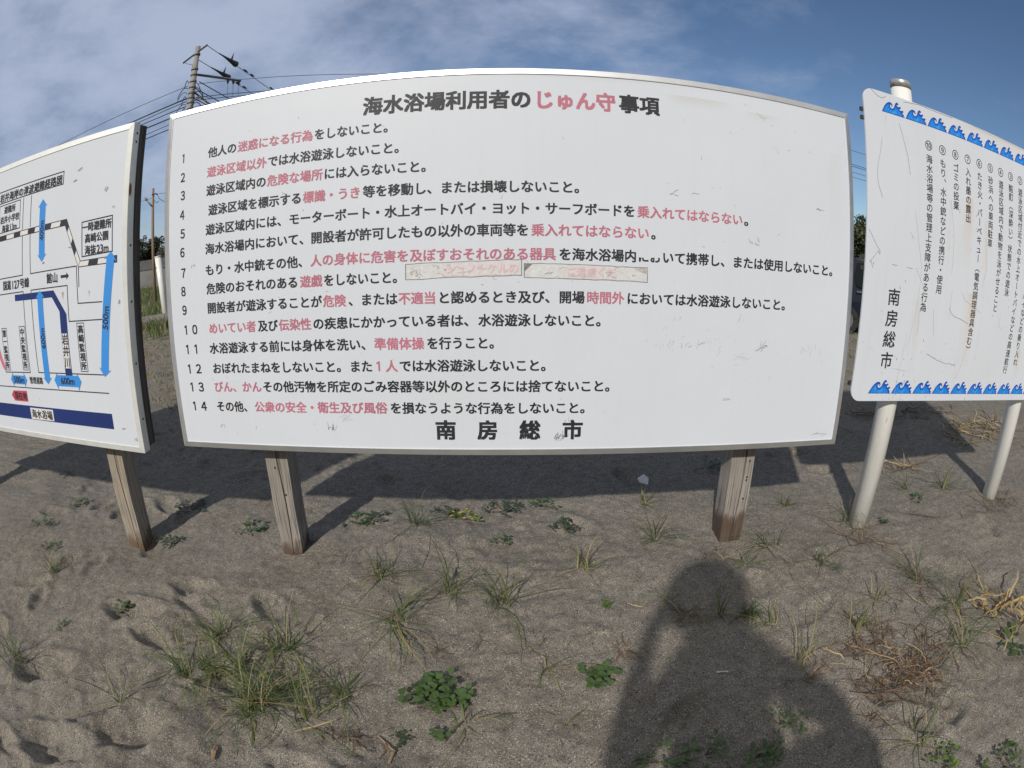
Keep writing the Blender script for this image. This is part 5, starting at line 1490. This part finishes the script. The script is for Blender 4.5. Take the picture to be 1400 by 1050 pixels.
def kerb_and_stub():
    x0, y0 = at(-40.2, 13.9)
    x1, y1 = at(-33.2, 13.3)
    root = empty('concrete_kerb', (x0, y0, 0))
    d = Vector((x1 - x0, y1 - y0, 0)); L = d.length; d.normalize()
    n = Vector((-d.y, d.x, 0))
    bm = MB()
    P = lambda s_, t_, z: tuple(d * s_ + n * t_ + Vector((0, 0, z)))
    bm.raw([P(0, 0, -.1), P(L, 0, -.1), P(L, .5, -.1), P(0, .5, -.1), P(0, .05, .24), P(L, .05, .30), P(L, .45, .30), P(0, .45, .24)], [(0, 3, 2, 1), (4, 5, 6, 7), (0, 1, 5, 4), (1, 2, 6, 5), (2, 3, 7, 6), (3, 0, 4, 7)])
    bpy.data.objects.remove(root)
    o = bm.build('concrete_kerb', M['concrete'], loc=(x0, y0, 0), bevel=0.03)
    tag(o, 'low grey concrete kerb block in the grass behind the boards', 'kerb')
    xb, yb = at(-35.95, 14.0)
    root = empty('stub_post', (xb, yb, 0.20))
    tag(root, 'short leaning white post standing by the concrete kerb', 'post')
    lean = Vector((-0.185, -0.02, 1.44))
    q = MB(); q.tube([(0, 0, -.2), tuple(lean * .5), tuple(lean)], 0.088, 20); q.build('shaft', M['pole_white'], root)
    q = MB(); q.tube([tuple(lean * 1.001), tuple(lean * 1.02)], 0.095, 20); q.build('cap', M['pole_white'], root)
    q = MB(); q.tube([tuple(lean * .83 + Vector((-.035, -.079, 0))), tuple(lean * .83 + Vector((-.038, -.093, 0)))], 0.013, 8); q.build('bolt', M['bolt'], root)


kerb_and_stub()


def cable_run(name, A, B, sag, r0, label, group, twist=False):
    A, B = Vector(A), Vector(B)
    mb = MB()
    n = 22
    pts = [A.lerp(B, i / n) - Vector((0, 0, sag * 4 * (i / n) * (1 - i / n))) for i in range(n + 1)]
    pts = [p - A for p in pts]
    mb.tube(pts, r0, 5)
    o = mb.build(name, M['cable'], loc=A)
    tag(o, label, 'cable', group)


def tall_pole(x, y, h, label, hidden=False):
    root = empty('utility_pole', (x, y, 0))
    tag(root, label, 'utility pole')
    q = MB(); q.tube([(0, 0, -.5), (0, 0, h * .5), (0, 0, h)], [.21, .175, .135], 20); q.build('pole', M['pole_concrete'], root)
    # cross arms pointing different ways, with brackets, insulators and sleeves
    arms = [((-1.28, .73, h - .34), (.83, -.46, h - .30), .07), ((0.0, .05, h - 1.5), (1.32, 2.60, h - 1.52), .07), ((-.25, .1, h - 2.55), (.5, -.1, h - 2.5), .035), ((-.3, .1, h - 2.95), (.55, -.1, h - 2.9), .04), ((-.3, .1, h - 3.45), (.75, -.1, h - 3.4), .045)]
    for a, b_, w in arms:
        q = MB(); q.tube([a, b_], w, 4, smooth=False); q.build('crossarm', M['galv'], root)
    q = MB(); q.tube([(0.1, 0, h - 2.45), (.75, .5, h - 3.1), (1.2, .9, h - 3.5)], .05, 6); q.build('brace', M['galv'], root)
    for f in (.72, .84, .96):
        px, py, pz = 1.32 * f, .05 + 2.55 * f, h - 1.58
        q = MB()
        q.tube([(px, py, pz + .10), (px, py, pz), (px, py, pz - .1), (px, py, pz - .2)], [.05, .085, .06, .03], 8)
        q.build('insulator', M['insul'], root)
        q = MB(); q.tube([(px, py, pz - .2), (px + .03, py + .02, pz - .8), (px - .1, py, pz - 1.4), (px - .2, py - .1, pz - 1.8)], .010, 5); q.build('drop_wire', M['cable'], root)
    # sleeved bird guards and spacer sleeves strung on the cables that run back
    for (ax, ay, az_, k0) in ((.83, -.46, h - .30, 1), (.12, .1, h - .75, 0)):
        A = Vector((ax, ay, az_)); t = Vector((-.02, 1, -.02)).normalized()
        q = MB()
        q.tube([A + t * 1.3, A + t * 2.2, A + t * 2.9, A + t * 3.35, A + t * 3.45], [.015, .06, .12, .17, .03], 8)
        q.tube([A + t * 2.75 + Vector((0, 0, .08)), A + t * 2.95 + Vector((0, 0, .55))], [.07, .006], 6)
        q.build('bird_guard', M['insul'], root)
        for s_ in (4.6, 5.5, 8.4):
            q = MB(); q.tube([A + t * (s_ - .32), A + t * s_, A + t * (s_ + .32)], [.02, .055, .02], 6); q.build('sleeve', M['insul'], root)
    for z in (h - .45, h - 1.25, h - 1.55, h - 1.9, h - 2.2, h - 2.5, h - 2.75, h - 3.0, h - 3.3):
        q = MB(); q.tube([(0, 0, z - .04), (0, 0, z + .04)], .185, 16); q.build('band', M['galv'], root)
    # jumper loops round the pole
    r_ = random.Random(3)
    for k in range(13):
        z = h - 2.0 - .14 * k
        sg = 1 if k % 2 else -1
        P0 = Vector((sg * .15, -.2, z)); P2 = Vector((sg * r_.uniform(.5, .95), r_.uniform(-.1, .4), z - r_.uniform(-.1, .35)))
        P1 = (P0 + P2) * .5 + Vector((0, 0, r_.uniform(.25, .7)))
        q = MB()
        q.tube([P0.lerp(P1, t).lerp(P1.lerp(P2, t), t) for t in [i / 8 for i in range(9)]], r_.uniform(.012, .026), 5)
        q.build('jumper_wire', M['cable'], root)
    q = MB(); q.tube([(-1.2, .68, h - .36), (-.8, .4, h - .62), (-.25, .1, h - .9), (-.16, 0, h - 1.4)], .014, 5); q.build('jumper_wire', M['cable'], root)
    return root


PX, PY = at(-33.65, 26.0)
PH = 12.05
tall_pole(PX, PY, PH, 'tall concrete utility pole with cross arms and many wires rising above the boards')
# back along +y (to the right in the photo), left along -x, and a set to the right
for k, (ax, ay, az_, ex, sag) in enumerate(((0.83, -.46, PH - .30, .8, .4), (.12, .1, PH - .75, .1, .4), (.3, .1, PH - 1.95, .4, .5), (.1, .1, PH - 2.25, .2, .5), (.3, .1, PH - 2.9, .6, .6))):
    cable_run('power_cable', (PX + ax, PY + ay, az_), (PX + ex - .6, PY + 46, az_ - .5), sag, 0.017 if k < 2 else .024, 'black cable running back from the tall utility pole, one of the bundle', 'cables running back from the tall pole')
for k, (dz, sag, r0) in enumerate(((-2.1, .8, .015), (-2.75, 1.0, .036), (-2.9, 1.15, .02), (-3.15, 1.0, .024), (-3.45, 1.0, .034), (-3.75, 1.2, .018), (-4.0, 1.1, .026))):
    cable_run('power_cable', (PX - .2, PY - .1, PH + dz), (PX - 42, PY + 1 - .2 * k, PH + dz - .3), sag, r0, 'black cable running left from the tall utility pole, one of the bundle', 'cables running left from the tall pole')
for k, (dz, sag, rise) in enumerate(((-2.05, 2.0, 1.8), (-2.75, 1.6, .45), (-2.9, 1.6, .5), (-3.2, 1.6, .3), (-3.5, 1.6, .25))):
    cable_run('power_cable', (PX + .2, PY + .1, PH + dz), (62, 36, PH + dz + rise), sag, .014 if k in (0, 3, 4) else .02, 'thin cable crossing the sky in the gap beside the pole sign, one of five', 'cables crossing towards the right')
# sleeves and spacers near the pole
def wooden_pole():
    x, y = at(-37.12, 24.0)
    root = empty('wooden_utility_pole', (x, y, 0))
    tag(root, 'small brown wooden utility pole standing in the grass between the two boards', 'utility pole')
    h = 4.78
    q = MB(); q.tube([(.035, 0, -.4), (0, 0, h * .5), (-.02, 0, h)], [.078, .068, .058], 12); q.build('pole', M['pole_wood'], root)
    q = MB(); q.tube([(-.35, -.1, h - .42), (-.02, -.1, h - .75)], .035, 6); q.tube([(-.40, -.1, h - .36), (-.30, -.1, h - .47)], .055, 8); q.build('bracket', M['galv'], root)
    q = MB(); q.tube([(0, -.1, h - .28), (.22, -.1, h - .27), (.30, -.1, h - .33)], .03, 6); q.build('crossarm', M['insul'], root)
    for k, (e, m_) in enumerate((((.3, -.1, h - .33), (.45, -.1, h - .62)), ((.1, -.1, h - .5), (.3, -.1, h - .78)))):
        q = MB(); a = Vector(e); c = Vector(m_); b = Vector((.8, -.1, h - .7)) if k == 0 else Vector((.38, -.1, h - .6))
        q.tube([a.lerp(c, t).lerp(c.lerp(b, t), t) for t in [i / 8 for i in range(9)]], .012, 5); q.build('drop_wire', M['cable'], root)
    cable_run('service_wire', (x + .3, y - .1, h - .30), (x + 26, y + 8, h + .6), .5, .009, 'thin service wire leaving the small wooden pole to the right', None)
    cable_run('service_wire', (x - .02, y, h - .40), (x - 24, y + 3, h - .3), .35, .007, 'thin service wire leaving the small wooden pole to the left', None)


wooden_pole()


def parked_car():
    """dark blue people carrier parked side-on; local x = forwards"""
    x, y = at(36.55, 11.9)
    root = empty('parked_car', (x + 0.42 + 0.62 * math.cos(R(36)), y - 0.26 - 0.62 * math.sin(R(36)), 0.0))
    root.rotation_euler = (0, 0, R(-36))
    tag(root, 'dark blue car parked behind the gap between the notice board and the pole sign', 'car')
    W = 0.82
    low = [(-2.15, .34), (-2.2, .62), (-2.14, .92), (2.12, .92 - .05), (2.2, .6), (2.15, .3)]
    mb = MB()

    def loft(mb, secs, mi=0):
        n = len(secs[0])
        v = [p for s_ in secs for p in s_]
        f = []
        for i in range(len(secs) - 1):
            for k in range(n):
                f.append((i * n + k, i * n + (k + 1) % n, (i + 1) * n + (k + 1) % n, (i + 1) * n + k))
        f.append(tuple(reversed(range(n)))); f.append(tuple((len(secs) - 1) * n + k for k in range(n)))
        mb.raw(v, f, mi, False)
    prof = [(-2.16, .30), (-2.20, .55), (-2.17, .95), (-2.08, 1.32), (-1.92, 1.49), (-1.2, 1.54), (0.1, 1.54), (0.55, 1.47), (1.25, 1.02), (1.95, .90), (2.18, .72), (2.2, .40), (2.1, .28)]
    secs = []
    for yy, k in ((-W, .0), (-W * .97, .0), (W * .97, .0), (W, .0)):
        s_ = []
        for px, pz in prof:
            taper = max(0, pz - .95) * .20
            s_.append((px * (1 - .01 * k), yy * (1 - taper / W), pz))
        secs.append(s_)
    loft(mb, secs)
    mb.build('body', M['car'], root, bevel=0.04)
    def side_panel(name, pts, mat, out):
        for sg in (-1, 1):
            q = MB()
            v = []
            for o_ in (0.0, out):
                for px, pz in pts:
                    t = max(0, pz - .95) * .20
                    v.append((px, sg * (W - t + .003 + o_), pz))
            n = len(pts)
            q.raw(v, [tuple(range(n)), tuple(range(n, 2 * n))] + [(i, (i + 1) % n, n + (i + 1) % n, n + i) for i in range(n)])
            q.build(name, mat, root)
    side_panel('rear_window', [(-1.98, 1.02), (-1.28, .99), (-1.28, 1.44), (-1.80, 1.43), (-1.93, 1.30)], M['glass'], .004)
    side_panel('window', [(-1.16, 1.00), (-1.10, .97), (-.20, .97), (-.20, 1.44), (-1.16, 1.44), (-1.2, 1.2)], M['glass'], .004)
    side_panel('window', [(-.10, .97), (1.02, .96), (.62, 1.36), (.45, 1.43), (-.10, 1.44)], M['glass'], .004)
    side_panel('door_handle', [(-1.14, .865), (-.93, .865), (-.93, .90), (-1.14, .90)], M['chrome'], .03)
    side_panel('door_handle', [(-.02, .855), (.2, .855), (.2, .89), (-.02, .89)], M['chrome'], .03)
    side_panel('sill_trim', [(-1.3, .33), (1.2, .33), (1.2, .38), (-1.3, .38)], M['tyre'], .012)
    for sg in (-1, 1):
        for wx in (-1.38, 1.36):
            q = MB(); q.tube([(wx, sg * (W - .2), .31), (wx, sg * (W + .015), .31)], .31, 24); w_ = q.build('wheel', M['tyre'], root)
            q = MB(); q.tube([(wx, sg * (W + .0155), .31), (wx, sg * (W + .022), .31)], .2, 20); q.build('rim', M['chrome'], w_)
        q = MB(); q.box(-2.225, -2.13, sg * .62 - .12, sg * .62 + .12, .95, 1.2); q.build('tail_lamp', M['lamp_red'], root, bevel=.01)
        q = MB(); q.box(2.08, 2.2, sg * .58 - .16, sg * .58 + .16, .66, .78); q.build('headlight', M['chrome'], root, bevel=.01)
        q = MB(); q.box(.78, .92, sg * (W + .02), sg * (W + .16), .98, 1.1); q.build('mirror', M['car'], root, bevel=.02)
    q = MB(); q.raw([(.60, -.66, 1.44), (.60, .66, 1.44), (1.24, .74, 1.04), (1.24, -.74, 1.04)], [(0, 1, 2, 3)]); q.v = [(a + .02, b, c + .012) for a, b, c in q.v]; q.build('windscreen', M['glass'], root)


parked_car()


# ------------------------------------------------------------------ the person taking the picture, behind the lens; only the shadow is seen
def photographer():
    gx, gy = 0.0, -2.40
    V = [((.17, -.06, .86), .25), ((.12, -.05, 1.02), .25), ((.10, -.03, 1.15), .19), ((.11, .0, 1.31), .125), ((.06, .02, 1.43), .085), ((.03, .03, 1.50), .085), ((.02, .04, 1.58), .092), ((.015, .04, 1.66), .066)]
    E = [(i, i + 1) for i in range(7)]

    def add(p, r, to):
        V.append((p, r)); E.append((to, len(V) - 1)); return len(V) - 1
    for sg in (-1, 1):
        hp = add((.22 + sg * .10, -.05, .80), .105, 0)
        kn = add((.20 + sg * .125, .0, .46), .066, hp)
        an = add((.18 + sg * .135, -.05, .09), .046, kn)
        he = add((.18 + sg * .14, .02, .045), .042, an)
        add((.17 + sg * .15, .14, .035), .036, he)
        if sg < 0:
            sh = add((-.03, .03, 1.29), .070, 3)
            el = add((-.155, .09, .87), .075, sh)
            wr = add((-.14, .19, 1.27), .036, el)
            pm = add((-.105, .24, 1.335), .034, wr)
            hx, hy, hz_ = -.105, .24, 1.335
        else:
            sh = add((.29, -.02, 1.25), .080, 3)
            el = add((.545, .0, 1.02), .072, sh)
            wr = add((.60, .08, .80), .040, el)
            pm = add((.60, .10, .735), .036, wr)
            hx, hy, hz_ = .60, .10, .735
        for k in range(4):
            if sg < 0:
                f1 = add((hx + .005, hy + .025 - .004 * k, hz_ + .04 - .020 * k), .0095, pm)
                f2 = add((hx + .022, hy + .028, hz_ + .048 - .021 * k), .0085, f1)
                add((hx + .036, hy + .022, hz_ + .048 - .021 * k), .0075, f2)
            else:
                f1 = add((hx - .005, hy + .03 - .018 * k, hz_ - .045), .0095, pm)
                f2 = add((hx - .012, hy + .03 - .019 * k, hz_ - .07 + .004 * k), .0085, f1)
                add((hx - .026, hy + .03 - .019 * k, hz_ - .085 + .005 * k), .0075, f2)
        t1 = add((hx + .02, hy - .02, hz_ + .012), .011, pm)
        add((hx + .036 if sg < 0 else hx - .02, hy - .004 if sg < 0 else hy - .02, hz_ + .022), .009, t1)
    me = bpy.data.meshes.new('person')
    me.from_pydata([v for v, r in V], E, [])
    o = bpy.data.objects.new('person', me)
    COL.objects.link(o)
    sk = o.modifiers.new('skin', 'SKIN')
    for i, (v, r) in enumerate(V):
        d = me.skin_vertices[0].data[i]
        d.radius = (r, r * (.8 if i < 4 else 1))
        d.use_root = (i == 0)
    su = o.modifiers.new('sub', 'SUBSURF'); su.levels = su.render_levels = 2
    me.materials.append(M['jacket'])
    o.location = (gx, gy, hz(gx, gy) - 0.005)
    tag(o, 'person in a brimmed hat photographing the board, seen only by their shadow', 'person')
    bag = MB()
    rr = random.Random(4)
    secs = []
    for z, w, d in ((0, .13, .075), (.03, .17, .10), (.22, .19, .11), (.40, .18, .09), (.46, .15, .05)):
        secs.append([(w * math.cos(t) * (abs(math.cos(t)) ** -.35 if abs(math.cos(t)) > .05 else 1), d * math.sin(t), z) for t in [i / 20 * 2 * math.pi for i in range(20)]])
    bag.raw([p for s_ in secs for p in s_], [(i * 20 + k, i * 20 + (k + 1) % 20, (i + 1) * 20 + (k + 1) % 20, (i + 1) * 20 + k) for i in range(4) for k in range(20)] + [tuple(range(19, -1, -1)), tuple(range(80, 100))], smooth=True)
    bg = bag.build('shoulder_bag', M['trousers'], loc=(gx + .47, gy - .12, .56))
    tag(bg, 'dark shoulder bag hanging beside the person, seen only by its shadow', 'bag')
    sp = MB(); sp.tube([(-.1, .02, .45), (-.17, .06, .62), (-.2, .1, .72)], .014, 6); sp.build('strap', M['trousers'], bg)
    q = MB()
    c = (.02, .04, 1.60)
    prof = [(.195, -.085), (.19, -.07), (.178, .0), (.165, .06), (.13, .11), (.07, .135), (.002, .142)]
    n = 24
    v = [(c[0] + r * math.cos(2 * math.pi * k / n), c[1] + r * math.sin(2 * math.pi * k / n), c[2] + z) for r, z in prof for k in range(n)]
    q.raw(v, [(i * n + k, i * n + (k + 1) % n, (i + 1) * n + (k + 1) % n, (i + 1) * n + k) for i in range(len(prof) - 1) for k in range(n)], smooth=True)
    h = q.build('hat', M['hat'], o)
    sd = h.modifiers.new('solid', 'SOLIDIFY'); sd.thickness = .004
    q = MB(); q.box(-.078, .078, -.0045, .0045, -.038, .038)
    p = q.build('phone', M['phone'], bevel=.003)
    p.matrix_world = Matrix.Translation(Vector((-0.0031, -2.0717, 1.3549)) - fwd * 0.016) @ cam.matrix_world.to_3x3().to_4x4() @ Matrix.Rotation(R(90), 4, 'X')
    tag(p, 'black phone held up by the person casting the shadow', 'phone')


photographer()
